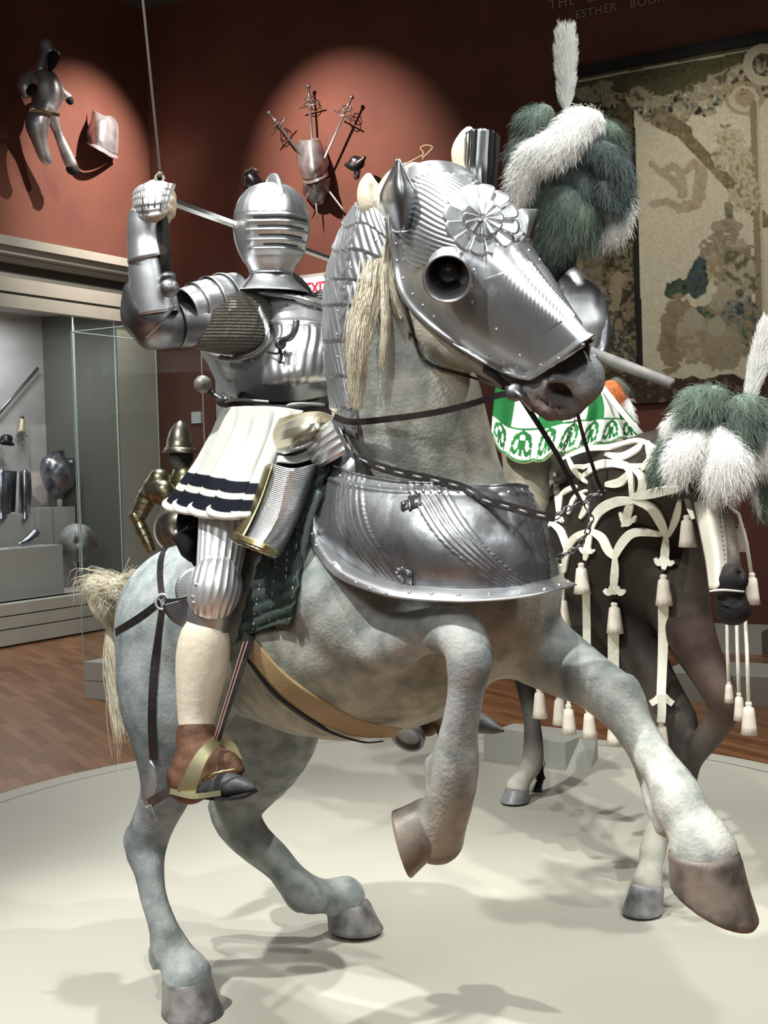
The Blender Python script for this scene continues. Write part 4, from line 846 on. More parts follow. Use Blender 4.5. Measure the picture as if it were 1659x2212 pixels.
# comb
R = []
for i in range(25):
    t = i/24; an = math.radians(-35+t*170)   # from brow over the crown to the back
    r0 = 82*u_; top = ho+(fwd*math.cos(an)*r0*1.04+hax*math.sin(an)*r0*1.14) if False else None
q = []
for i in range(21):
    an = math.radians(8+i*7.6); base = ho+fwd*math.cos(an)*82*u_*1.02+hax*math.sin(an)*94*u_; nrm = (fwd*math.cos(an)+hax*math.sin(an)).normalized(); hgt = .026*math.sin(math.pi*min(1, max(0, i/20)))**.6
    q.append((base-nrm*.006, base+nrm*hgt))
sd = hax.cross(fwd).normalized()
R = [[a+sd*.006, b+sd*.0035, b+nrm*0, b-sd*.0035, a-sd*.006] for a, b in q]
grid('comb', R, STEEL, hm, 0)
for sgn in (1, -1):
    mb = MB(); c = ho+sd*sgn*80*u_+fwd*.01-hax*.002; mb.sphere(c, .009, 12); mb.build('pivot', STEEL, hm)
# the sights: a dark slot under the brow edge
pts = []
for j in range(21):
    a = math.radians(-42+j*4.2); c = math.cos(a); rr = 81*u_*(1+.05*c+.14*c**22)+.0062; pts.append(ho+hax*((492-483)*u_)+(fwd*math.cos(a)+hax.cross(fwd)*math.sin(a))*rr)
mb = MB(); mb.tube(pts, .0026, 6); mb.build('eye_slit', BLACK, hm)
for (yy, sp) in ((501, 36), (519.5, 34), (538, 28)):
    pts = []
    for j in range(21):
        a = math.radians(-sp+j*sp/10); c = math.cos(a); rr = np.interp(yy, pq[:, 1], pq[:, 0])*u_*(1+.05*c+.14*c**22)+.0035; pts.append(ho+hax*((492-yy)*u_)+(fwd*math.cos(a)+hax.cross(fwd)*math.sin(a))*rr)
    mb = MB(); mb.tube(pts, .0018, 6); mb.build('breath', BLACK, hm)
# gorget
lathe('gorget', P(586, 600, 3.45), (.05, -.05, 1), [(.056, .04), (.052, .014), (.062, -.004), (.080, -.020), (.098, -.034), (.100, -.038)], STEEL, kn, 44, fwd=fwd, thick=.002, rmod=lambda a, t: 1+.10*max(0, math.cos(a))**6*t)
# belt, skirt
mb = MB(); mb.tube(PP([(476, 868, 3.55), (510, 876, 3.42), (560, 882, 3.32), (620, 884, 3.29), (680, 876, 3.33), (720, 866, 3.42)], 6), .012, 10, flat=1); mb.build('belt', LEATHER, kn)
mb = MB(); mb.tube(PP([(482, 872, 3.5), (505, 864, 3.40), (540, 865, 3.33), (580, 868, 3.30)], 6), .004, 8); mb.tube(PP([(620, 888, 3.27), (622, 876, 3.26), (650, 872, 3.26), (700, 874, 3.30)], 6), .004, 8); mb.build('buckle', STEEL, kn)
SKM = mat('skirt_cloth', (1, 1, 1), .9, attr=True, spec=.08, var=(.93, .93, .92), vscale=6, bump=.1, bscale=40)
SK = [[(478, 886, 3.46), (500, 880, 3.34), (545, 878, 3.27), (600, 880, 3.25), (655, 888, 3.26)],
 [(455, 940, 3.46), (480, 938, 3.30), (530, 942, 3.22), (580, 945, 3.19), (625, 945, 3.20)],
 [(425, 1000, 3.46), (455, 1003, 3.27), (500, 1012, 3.17), (545, 1020, 3.13), (590, 1022, 3.14)],
 [(396, 1045, 3.46), (432, 1050, 3.25), (480, 1060, 3.14), (525, 1066, 3.09), (565, 1066, 3.10)],
 [(372, 1088, 3.46), (410, 1094, 3.24), (465, 1104, 3.12), (515, 1104, 3.07), (556, 1098, 3.08)]]
A = crgrid(SK, 22, 30); nr, nc = A.shape[:2]; Q = []; cols = []
for i in range(nr):
    v = i/(nr-1); row = []
    for j in range(nc):
        u = j/(nc-1); ph = 2*math.pi*(6.2*u+.25*math.sin(5*u)); am = .040*v**.9
        w = P(A[i, j, 0], A[i, j, 1]+11*math.cos(ph)*v*v, A[i, j, 2]); w = w+(CAM-w).normalized()*am*(math.cos(ph)+.25*math.sin(ph*2))+RT*am*.9*math.sin(ph); row.append(w)
        c = (.56, .555, .53)
        if .60 < v < .735 or .80 < v < .955: c = (.010, .011, .018)
        cols.append((*c, 1))
    Q.append(row)
sk = grid('skirt', Q, SKM, kn, .005, cols=cols)
mb = MB(); mb.tube(Q[-1], .009, 8); mb.build('hem_piping', WHITECL, sk)
# leg
leg = bpy.data.objects.new('leg_armor', None); C.objects.link(leg); leg.location = P(470, 1200, 3.15); par(leg, kn)
shell('cuisse', [(484, 1090, 3.22, 52), (482, 1150, 3.19, 53), (476, 1205, 3.16, 50), (470, 1248, 3.14, 46)], mat('steel_cuisse', (.92, .93, .95), .45, .55, flute=(22, .9, 0)), leg, 66)
ply = shell('poleyn', [(470, 1238, 3.14, 44), (468, 1250, 3.12, 54), (464, 1272, 3.11, 58), (458, 1294, 3.11, 54), (455, 1308, 3.12, 46)], mat('steel_poleyn', (.86, .87, .89), .40, .75, flute=(24, .7, 0)), leg, 66)
shell('greave_top', [(457, 1302, 3.125, 45), (452, 1330, 3.125, 46), (449, 1352, 3.125, 43), (448, 1362, 3.125, 45)], STEEL, leg)
def fan(c, a0, a1, r, d, m, name):
    rows = []
    for i in range(8):
        t = .12+.88*i/7; rows.append([P(c[0]+r*t*math.cos(math.radians(a0+(a1-a0)*j/26)), c[1]-r*t*math.sin(math.radians(a0+(a1-a0)*j/26)), d+.004*(j % 2)*t) for j in range(27)])
    grid(name, rows, m, leg, .002)
fan((428, 1275), 95, 200, 50, 3.12, STEEL, 'knee_fan'); fan((416, 1290), 195, 262, 68, 3.13, DARKST, 'knee_fan')
rivets('rivet', [(424, 1263, 3.07), (416, 1289, 3.07), (418, 1302, 3.07)], .005, STEEL, leg, [bvh(ply)])
sculpt('hose', [[(447, 1362, 3.125, 42), (441, 1385, 3.125, 55), (437, 1430, 3.13, 58), (431, 1480, 3.13, 51), (425, 1540, 3.13, 42), (424, 1585, 3.12, 36)]], CREAM, leg, .008, .01)
def wr(V):
    return None
boot = sculpt('boot', [[(424, 1578, 3.12, 38), (424, 1590, 3.12, 44), (422, 1601, 3.12, 34), (428, 1613, 3.11, 46), (430, 1624, 3.11, 35), (432, 1636, 3.10, 50), (428, 1647, 3.10, 39), (424, 1659, 3.10, 54), (420, 1669, 3.10, 42), (412, 1683, 3.10, 52), (405, 1700, 3.10, 36)], [(462, 1628, 3.07, 30), (474, 1640, 3.05, 20), (484, 1648, 3.05, 28), (498, 1656, 3.04, 16), (510, 1664, 3.03, 18)], [(420, 1690, 3.09, 34), (470, 1672, 3.05, 30), (510, 1655, 3.03, 12)], [(450, 1652, 3.07, 40), (495, 1645, 3.04, 22), (520, 1662, 3.02, 10)]], BOOT, leg, .0045, .004, smooth=1)
sculpt('shoe', [[(400, 1702, 3.09, 20), (440, 1698, 3.07, 26), (475, 1695, 3.04, 31), (505, 1695, 3.01, 24), (530, 1698, 2.99, 16), (548, 1702, 2.98, 7)]], SHOE, leg, .006, .012)
strap('sole', [(385, 1718, 3.07), (430, 1722, 3.03), (480, 1726, 2.99), (525, 1722, 2.97), (550, 1710, 2.965)], 7, LEATHER, leg, None, 0, .05)
rope('boot_lace', [(430, 1690, 3.0), (460, 1672, 2.985), (500, 1663, 2.985), (512, 1662, 2.99)], 2.5, BRASS, leg)
sp = bpy.data.objects.new('spur', None); C.objects.link(sp); sp.location = P(345, 1725, 3.1); par(sp, leg)
strap('spur_band', [(395, 1700, 3.06), (362, 1712, 3.07), (322, 1735, 3.1)], 20, DARKST, sp, None, 0, .003)
patch('spur_shank', [[(322, 1645, 3.13), (326, 1643, 3.125), (334, 1655, 3.12)], [(316, 1680, 3.13), (326, 1680, 3.12), (340, 1690, 3.12)], [(310, 1715, 3.13), (318, 1720, 3.12), (325, 1728, 3.12)], [(315, 1745, 3.13), (322, 1742, 3.12), (328, 1740, 3.12)]], STEEL, sp, 5, 5)
mb = MB(); mb.tube(PP([(326, 1738, 3.1), (333, 1755, 3.1), (337, 1772, 3.1)], 4), [.004]*4+[.003]*5, 8); mb.build('spur_point', STEEL, sp)
# the far foot seen under the belly
fl_ = bpy.data.objects.new('far_foot', None); C.objects.link(fl_); fl_.location = P(960, 1580, 3.75); par(fl_, kn)
sculpt('boot', [[(945, 1510, 3.76, 22), (935, 1545, 3.76, 24), (925, 1570, 3.76, 22)], [(935, 1560, 3.74, 18), (975, 1565, 3.7, 20)], [(952, 1575, 3.70, 9), (950, 1600, 3.70, 6)], [(922, 1580, 3.74, 9), (918, 1585, 3.74, 7)]], BOOT, fl_, .008, .01)
sculpt('shoe', [[(985, 1565, 3.7, 22), (1030, 1560, 3.66, 24), (1062, 1572, 3.63, 15), (1086, 1578, 3.61, 6)]], SHOE, fl_, .007, .01)
lathe('stirrup_disc', P(882, 1588, 3.7), (-.25, -.75, -.35), [(.0001, .0), (.025, .001), (.034, .003), (.036, .012), (.044, .014), (.046, .008), (.044, -.01)], DARKST, fl_, 28, sx=1.15)
shell('far_cuisse', [(715, 1000, 3.60, 58), (800, 1120, 3.68, 55), (860, 1220, 3.72, 50)], STEEL, fl_)
sculpt('hose', [[(860, 1210, 3.72, 48), (905, 1320, 3.75, 46), (930, 1430, 3.77, 38), (943, 1520, 3.76, 26)]], CREAM, fl_, .01, .02)
la_ = bpy.data.objects.new('rein_arm', None); C.objects.link(la_); la_.location = P(745, 780, 3.6); par(la_, kn)
sculpt('sleeve', [[(700, 665, 3.62, 40), (735, 700, 3.68, 38)]], MAIL, la_, .01, .02)
lames('arm_lame', [(722, 680, 3.66, 44), (745, 760, 3.66, 36), (750, 800, 3.60, 36)], 5, STEEL, la_)
shell('vambrace', [(750, 800, 3.60, 34), (752, 850, 3.48, 30), (758, 885, 3.38, 26)], STEEL, la_)
sculpt('hand', [[(757, 880, 3.38, 22), (762, 900, 3.33, 22)], [(770, 888, 3.31, 8), (780, 898, 3.30, 8), (770, 908, 3.31, 8)], [(768, 900, 3.30, 8), (778, 910, 3.29, 8), (766, 918, 3.31, 8)]], SKIN, la_, .006, .008)
# stirrup (near) hangs from the saddle
st = bpy.data.objects.new('stirrup', None); C.objects.link(st); st.location = P(450, 1600, 3.05); par(st, saddle)
strap('stirrup_leather', [(540, 1368, 3.12), (505, 1480, 3.08), (475, 1575, 3.05), (470, 1600, 3.05)], lambda t: 26-14*t, LEATHER, st, None, 0, .004)
for k in (0, 8): 
    mb = MB(); mb.tube(PP([(527+k, 1385, 3.09), (492+k*.8, 1500, 3.05), (462+k*.7, 1598, 3.02)], 5), .002, 6); mb.build('cord', mat('brown_cord', (.3, .17, .13), .6), st)
STB = mat('stirrup_brass', (.50, .46, .28), .42, .8, var=(.40, .36, .2), vscale=10)
strap('side_bar', [(470, 1600, 3.03), (452, 1614, 3.0), (432, 1640, 2.98), (414, 1680, 2.97), (402, 1712, 2.97)], lambda t: 16+24*t, STB, st, None, 0, .006)
strap('side_bar', [(456, 1600, 3.05), (478, 1604, 3.06), (500, 1612, 3.10), (514, 1640, 3.16)], 18, STB, st, None, 0, .006)
strap('foot_plate', [(380, 1712, 3.0), (420, 1720, 2.98), (470, 1714, 3.0)], 12, STB, st, None, 0, .05)
# sword held in the raised hand, hanging wire
sw = thing('sword', 'long straight sword held over the shoulder of the white-skirted knight', 'sword', P(360, 440, 3.22))
b0, b1 = P(372, 436, 3.24), P(790, 588, 3.80); ax = (b1-b0).normalized(); s_ = ax.cross((CAM-b0).normalized()).normalized(); n_ = s_.cross(ax)
mb = MB(); hw = .0100; vs = []
for t, k in ((0, 1), (.9, .75), (1, .05)):
    c = b0+(b1-b0)*t; vs += [c+s_*hw*k, c+n_*.004*k, c-s_*hw*k, c-n_*.004*k]
mb.add(vs, [(i*4+j, i*4+(j+1) % 4, i*4+4+(j+1) % 4, i*4+4+j) for i in range(2) for j in range(4)]+[(3, 2, 1, 0), (8, 9, 10, 11)]); mb.build('blade', mat('blade_steel', (.8, .8, .76), .22, 1), sw, False)
mb = MB(); g0, g1 = P(345, 385, 3.235), P(361, 600, 3.22); mb.tube([g0, P(352, 480, 3.225), P(356, 540, 3.22), g1], [.007, .014, .015, .013], 12); mb.build('cross_guard', LEATHER, sw)
mb = MB(); mb.sphere(P(366, 622, 3.2), .024, 16, (1, .7, 1)); mb.tube([P(362, 596, 3.215), P(364, 606, 3.21)], .02, 12); mb.build('guard_knob', DARKST, sw)
mb = MB(); mb.tube([P(375, 438, 3.24), P(322, 425, 3.26)], .012, 10); mb.build('grip', LEATHER, sw)
wi = thing('hanging_wire', 'thin pale wire from the ceiling to the raised steel gauntlet', 'wire', P(345, 385, 3.235))
top = P(303, -40, 3.3); d_ = (top-P(345, 385, 3.235)); topw = P(345, 385, 3.235)+d_*((6.96-P(345, 385, 3.235).z)/d_.z)
mb = MB(); mb.tube([P(345, 366, 3.235), topw], .0034, 8); mb.build('wire', mat('wire_pale', (.26, .24, .20), .6), wi)
mb = MB(); mb.tube(PP([(345, 372, 3.23), (336, 385, 3.22), (346, 396, 3.21), (354, 386, 3.22), (346, 374, 3.23)], 5), .004, 6); mb.sphere(P(346, 377, 3.225), .008, 8); mb.build('knot', mat('knot_cord', (.2, .18, .14), .7), wi)
# ball pommel behind the hip
dg_ = thing('side_sword', 'sword hilt with round grey ball pommel behind the knight waist, beside the skirt', 'sword', P(438, 830, 3.65))
mb = MB(); mb.sphere(P(438, 830, 3.62), .025, 24); mb.build('pommel', mat('pommel_grey', (.30, .29, .28), .5, .4), dg_)
mb = MB(); mb.sphere(P(438, 829, 3.595), .003, 8); mb.build('pommel_pin', DARKST, dg_)
mb = MB(); mb.tube([P(444, 840, 3.63), P(472, 858, 3.62), P(500, 880, 3.6)], .008, 8); mb.build('grip', DARKST, dg_)
mb = MB(); mb.tube(PP([(470, 868, 3.6), (482, 876, 3.58), (488, 862, 3.58), (478, 852, 3.6)], 5), .006, 8); mb.build('guard', DARKST, dg_)
# ================================================================ plumes
def fluffy(name, paths, m, parent, n=900, ln=.035, w=.0009, k=.03, vox=.009, curl=.5, hang=.3):
    core = sculpt(name, paths, m, parent, vox, k, smooth=1); ww = wloc(core); me = core.data; vn = [v.normal.copy() for v in me.vertices]; co = [v.co+ww for v in me.vertices]; ls = []
    flow = [P(*paths[0][-1][:3])-P(*paths[0][0][:3])]; fl = flow[0].normalized() if flow[0].length > .02 else Vector((0, 0, -1))
    for i in rng.integers(0, len(co), n):
        nr = vn[i]
        if nr.dot(CAM-co[i]) < -.3 and rng.random() < .7: continue
        r = Vector(rng.normal(0, 1, 3)); d = (nr*.75+fl*.8+r*curl*.6).normalized(); d2 = (d*.4+fl*.5-Vector((0, 0, 1))*hang*2+r*curl*.5).normalized(); L = ln*(.5+rng.random())
        p = co[i]-nr*.003; ls.append([p, p+d*L*.35, p+d*L*.65+d2*L*.2, p+d*L*.65+d2*L*.6])
    strands('barbs', ls, w, m, core); return core
def upright(name, base, tip, wpx, m, parent, n=900, lean=0):
    b, t = P(*base), P(*tip); ax = (t-b); L = ax.length; an = ax.normalized(); v = (CAM-b).normalized(); s = an.cross(v).normalized(); f = s.cross(an); hw = wpx*base[2]/F
    mb = MB(); mb.tube([b, b+ax*.5, t], [.004, .003, .001], 6); q = mb.build(name, m, parent); ls = []
    for i in range(n):
        u = rng.random()**.9; a = rng.random()*2*math.pi; r = hw*(.62+.38*math.sin(math.pi*min(1, u*.9+.05)))*(.75+.05*math.sin(u*26+(3 if math.cos(a) > 0 else 0))+.3*rng.random()); dr = s*math.cos(a)+f*math.sin(a)*.5
        p = b+ax*u*.97; e = r*1.5; ls.append([p, p+dr*r*.35+an*e*.35, p+dr*r*.8+an*e*.8, p+dr*r*1.0+an*e*(1.0+.2*rng.random())])
    strands('barbs', ls, .0011, m, q); return q
# ================================================================ second knight
k2 = thing('armored_knight', 'knight in steel cuirass with tall white and green helmet plume, behind the grey horse head', 'knight', P(1240, 1000, 5.0))
sculpt('cuirass', [[(1225, 620, 5.05, 46), (1240, 680, 5.05, 66), (1245, 740, 5.05, 66), (1235, 800, 5.05, 56), (1230, 870, 5.06, 58)], [(1270, 650, 5.0, 34), (1285, 700, 4.98, 32)]], STEEL, k2, .012, .04)
sculpt('arm', [[(1296, 650, 5.0, 12), (1306, 700, 4.96, 14), (1300, 760, 4.94, 13), (1280, 775, 4.9, 12)]], DARKST, k2, .009, .02)
sculpt('helmet', [[(1215, 470, 5.03, 50), (1205, 520, 5.05, 50), (1200, 580, 5.05, 40)], [(1200, 605, 5.05, 40)]], mat('steel_black', (.04, .04, .045), .3, .8), k2, .012, .02)
sculpt('hips', [[(1228, 860, 5.10, 62), (1222, 900, 5.12, 84), (1215, 945, 5.16, 96)]], WHITECL, k2, .014, .05)
sculpt('leg', [[(1140, 950, 5.10, 60), (1138, 1040, 4.98, 48), (1150, 1130, 4.95, 42), (1160, 1240, 5.02, 38), (1165, 1360, 5.08, 28)]], mat('beige_hose', (.42, .38, .30), .7, var=(.32, .29, .23), vscale=14), k2, .012, .03)
sculpt('leg', [[(1290, 960, 5.45, 50), (1350, 1020, 5.45, 42), (1380, 1150, 5.5, 36), (1390, 1280, 5.5, 26)]], MATS['beige_hose'], k2, .014, .03)
sculpt('shoe', [[(1165, 1370, 5.06, 22), (1178, 1395, 4.96, 20), (1190, 1400, 4.88, 10)]], SHOE, k2, .01, .02)
plm = bpy.data.objects.new('helmet_plume', None); C.objects.link(plm); plm.location = P(1220, 400, 4.8); par(plm, k2)
pd = 4.85
fluffy('feather', [[(1172, 250, pd, 26), (1150, 268, pd-.02, 30), (1142, 292, pd, 20)], [(1138, 262, pd, 18), (1122, 272, pd, 12)]], PLUMEG, plm, 1300, .03)
fluffy('feather', [[(1125, 312, pd, 20), (1108, 340, pd, 16), (1104, 365, pd, 8)]], PLUMEG, plm, 500, .03)
fluffy('feather', [[(1282, 262, pd-.12, 24), (1250, 266, pd-.14, 34), (1224, 300, pd-.16, 36), (1185, 328, pd-.16, 38), (1152, 342, pd-.14, 34), (1132, 378, pd-.12, 28), (1122, 415, pd-.1, 22), (1114, 445, pd-.08, 12)]], PLUMEW, plm, 5200, .032)
fluffy('feather', [[(1296, 276, pd, 22), (1322, 292, pd-.02, 26), (1340, 318, pd, 18)]], PLUMEG, plm, 1000, .028)
fluffy('feather', [[(1285, 325, pd-.1, 22), (1312, 335, pd-.12, 26), (1336, 368, pd-.12, 24), (1348, 408, pd-.1, 20), (1340, 445, pd-.1, 15), (1316, 438, pd-.12, 12), (1304, 400, pd-.12, 12)]], PLUMEB, plm, 3200, .036)
fluffy('feather', [[(1180, 390, pd-.02, 30), (1172, 420, pd-.02, 28), (1168, 455, pd, 22)], [(1212, 395, pd, 40), (1200, 440, pd, 30)]], PLUMEB, plm, 2200, .04)
fluffy('feather', [[(1250, 370, pd-.02, 30), (1262, 410, pd-.04, 34), (1262, 450, pd-.02, 32)]], PLUMEB, plm, 1600, .04)
fluffy('feather', [[(1215, 450, pd-.04, 50), (1215, 500, pd-.02, 46), (1190, 525, pd, 30)], [(1260, 480, pd-.03, 46), (1270, 500, pd-.02, 34)]], PLUMEG, plm, 3600, .045)
fluffy('feather', [[(1352, 420, pd-.02, 10), (1354, 450, pd-.02, 15), (1342, 485, pd-.03, 20), (1318, 508, pd-.03, 20), (1290, 518, pd-.02, 15)]], PLUMEW, plm, 1700, .032)
upright('upright_feather', (1222, 245, pd), (1222, 70, pd-.05), 28, PLUMEW, plm, 2600)
# shaft of the lance
mb = MB(); mb.tube([P(1225, 742, 5.0), P(1340, 786, 4.86), P(1452, 829, 4.74)], [.023, .022, .020], 20); la = mb.build('lance', mat('lance_grey', (.30, .29, .28), .5, var=(.22, .21, .21), vscale=20)); tagp(la, 'grey tapering wooden lance stub pointing right, held by the plumed knight', 'lance')
# green and white skirt
GS = [[(1075, 800, 5.0), (1125, 790, 4.92), (1180, 790, 4.86), (1230, 792, 4.84), (1262, 800, 4.85), (1285, 815, 4.9), (1298, 832, 4.98), (1310, 848, 5.05)],
 [(1066, 880, 4.98), (1110, 900, 4.88), (1165, 900, 4.81), (1222, 890, 4.78), (1270, 885, 4.79), (1305, 885, 4.84), (1335, 890, 4.92), (1362, 900, 5.0)],
 [(1062, 940, 4.96), (1092, 985, 4.86), (1152, 1000, 4.78), (1195, 982, 4.74), (1240, 976, 4.75), (1290, 962, 4.8), (1340, 950, 4.88), (1392, 945, 4.97)]]
A = crgrid(GS, 40, 24); nr, nc = A.shape[:2]; Q = []; cols = []
GR = (.025, .17, .05); WH = (.82, .82, .76)
for i in range(nr):
    v = i/(nr-1); row = []
    for j in range(nc):
        u = j/(nc-1); s = u*7.0; ph = s % 1; w = P(A[i, j, 0], A[i, j, 1]+(8*abs(math.sin(math.pi*s))-4)*(v > .97), A[i, j, 2]-.02*v*math.cos(2*math.pi*s)); row.append(w)
        c = GR if int(s) % 2 == 0 else WH
        if v > .62:
            c = WH; y = (v-.62)/.38; x = ph*2-1
            r1 = math.hypot(x*1.1, y-.95)
            if y < .07 or y > .93: c = GR
            elif y > .95: c = (.75, .68, .35)
            elif abs(r1-.82) < .07 or abs(math.hypot(abs(x)-.45, (y-.5)*.9)-.24) < .07 or (abs(x) < .09 and .35 < y < .85): c = GR
            if y > .975: c = (.70, .66, .40)
        cols.append((*c, 1))
    Q.append(row)
grid('skirt', Q, SKM, k2, .006, cols=cols)
strap('hem_edge', [(1298, 832, 4.88), (1340, 885, 4.86), (1378, 930, 4.86), (1392, 946, 4.88)], 12, WHITECL, k2)
tf = thing('feather_tuft', 'orange green and white feather tuft beside the white muzzle of the grey horse', 'feathers', P(1330, 870, 5.1))
fluffy('orange_feather', [[(1318, 840, 5.05, 20), (1328, 858, 5.05, 20)]], mat('orange_plume', (.80, .25, .08), .7), tf, 500, .02)
fluffy('green_feather', [[(1330, 830, 5.1, 16), (1348, 845, 5.1, 14)]], PLUMEG, tf, 300, .02)
fluffy('white_feather', [[(1348, 870, 5.12, 15), (1358, 900, 5.1, 15), (1362, 920, 5.1, 8)]], PLUMEW, tf, 400, .02)
# ================================================================ second horse (dark bay, white sock)
h2 = thing('horse', 'dark brown horse figure with white cut-out caparison and plumed head at back of platform', 'horse', G(1300, 1800))
f2 = Field((.15, 3.6, .12), (1.75, 6.2, 1.95), .012)
f2.path([(1210, 1170, 5.7, 135), (1255, 1190, 5.3, 150), (1310, 1190, 4.95, 165), (1370, 1180, 4.72, 150)], .06)
f2.path([(1360, 1090, 4.75, 130), (1420, 1040, 4.5, 110), (1480, 1010, 4.3, 84), (1520, 1015, 4.14, 62)], .08)
f2.path([(1400, 1250, 4.66, 110), (1440, 1280, 4.6, 80)], .06)
f2.path([(1525, 1030, 4.10, 48), (1540, 1100, 4.02, 42), (1556, 1170, 3.97, 36), (1570, 1230, 3.93, 32), (1578, 1290, 3.90, 32)], .03)
f2.ell(P(1578, 1252, 3.86), (.055, .045, .048), .02); f2.ell(P(1583, 1318, 3.88), (.055, .05, .048), .02)
f2.ell(P(1552, 1232, 3.84), (.014, .02, .012), .01, None, True); f2.ell(P(1600, 1240, 3.83), (.012, .02, .012), .01, None, True); f2.path([(1545, 1290, 3.86, 3), (1575, 1282, 3.83, 3), (1610, 1292, 3.85, 3)], .01, True)
f2.path([(1330, 1280, 4.75, 85), (1360, 1360, 4.66, 62), (1405, 1450, 4.58, 46), (1455, 1530, 4.5, 38), (1472, 1565, 4.47, 36), (1472, 1620, 4.44, 27), (1450, 1700, 4.4, 22), (1425, 1780, 4.36, 24), (1412, 1830, 4.28, 30), (1405, 1870, 4.25, 26), (1398, 1908, 4.21, 34)], .03)
f2.path([(1450, 1270, 4.55, 80), (1490, 1370, 4.45, 56), (1530, 1450, 4.38, 42), (1560, 1505, 4.33, 38), (1565, 1535, 4.33, 34), (1530, 1590, 4.36, 30), (1495, 1640, 4.4, 24), (1478, 1690, 4.44, 26)], .03)
f2.path([(1190, 1280, 5.75, 90), (1175, 1370, 5.75, 52), (1135, 1440, 5.8, 27), (1134, 1475, 5.78, 21), (1148, 1550, 5.74, 18), (1152, 1610, 5.7, 22), (1148, 1650, 5.68, 24), (1128, 1682, 5.66, 21), (1118, 1700, 5.64, 26)], .03)
f2.path([(1260, 1330, 5.5, 70), (1330, 1480, 5.3, 40), (1390, 1560, 5.2, 30), (1400, 1640, 5.2, 20)], .03)
db, mb_, wh = (.010, .008, .007), (.032, .023, .018), (.66, .64, .56)
b2 = body('body', f2, BAY, h2, anchors([(1250, 1150, 5, (.03, .025, .022)), (1300, 1050, 4.8, db), (1350, 1250, 4.6, mb_), (1420, 1200, 4.5, mb_), (1450, 1330, 4.5, mb_), (1400, 1450, 4.5, (.07, .055, .05)), (1470, 1560, 4.45, (.09, .075, .07)), (1470, 1640, 4.43, (.08, .07, .068)), (1450, 1720, 4.4, (.5, .48, .42)), (1420, 1790, 4.35, wh), (1400, 1900, 4.3, wh), (1360, 1360, 4.6, db),
   (1560, 1520, 4.3, (.10, .062, .048)), (1500, 1400, 4.4, (.07, .042, .034)), (1480, 1680, 4.4, db), (1134, 1480, 5.8, db), (1150, 1600, 5.7, (.04, .035, .035)), (1150, 1640, 5.7, (.2, .18, .16)), (1128, 1672, 5.64, wh), (1118, 1700, 5.6, wh), (1578, 1250, 3.85, (.012, .012, .014)), (1580, 1320, 3.85, (.015, .015, .017)), (1550, 1150, 3.9, (.3, .25, .2)), (1530, 1050, 4.05, db), (1460, 1100, 4.4, mb_)]))
B2 = bvh(b2)
hoof(1118, 1706, 5.63, (-.12, -.1, -1), .048, .06, .052, (-.75, -.65, 0), HOOFG, h2)
hoof(1398, 1918, 4.20, (-.15, -.1, -1), .052, .06, .076, (-.7, -.7, 0), HOOFG, h2)
strands('feathering', [[P(1160+rng.normal(0, 5), 1640+rng.normal(0, 6), 5.7), P(1168+rng.normal(0, 4), 1680, 5.72), P(1160+rng.normal(0, 6), 1712, 5.7)] for _ in range(220)], .002, BLACKCL, h2)
# leather face strip
FS = [[(1500, 1085, 3.98), (1530, 1078, 3.93), (1562, 1085, 3.98)], [(1512, 1150, 3.93), (1540, 1145, 3.88), (1568, 1150, 3.93)], [(1524, 1210, 3.90), (1550, 1205, 3.85), (1572, 1212, 3.9)], [(1532, 1272, 3.86), (1550, 1270, 3.83), (1568, 1240, 3.86)]]
fsp = patch('face_strip', FS, mat('white_leather', (.80, .76, .66), .6, bump=.1, bscale=40), h2, 8, 6, .003); FSB = bvh(fsp)
for i in range(14):
    mb = MB(); y = 1098+i*10; x = 1551+i*1.2; h = hitd(FSB, x, y); d = h[0]-.003 if h else 3.9; mb.tube([P(x-4, y, d), P(x+4, y, d)], .0012, 5); mb.tube([P(x, y, d), P(x, y+6, d)], .0012, 5); mb.build('stitch', LEATHER, fsp)
patch('nose_band', [[(1533, 1275, 3.83), (1560, 1272, 3.80), (1607, 1276, 3.84)], [(1533, 1279, 3.83), (1560, 1277, 3.80), (1607, 1280, 3.84)]], WHITECL, h2, 2, 8, .004)
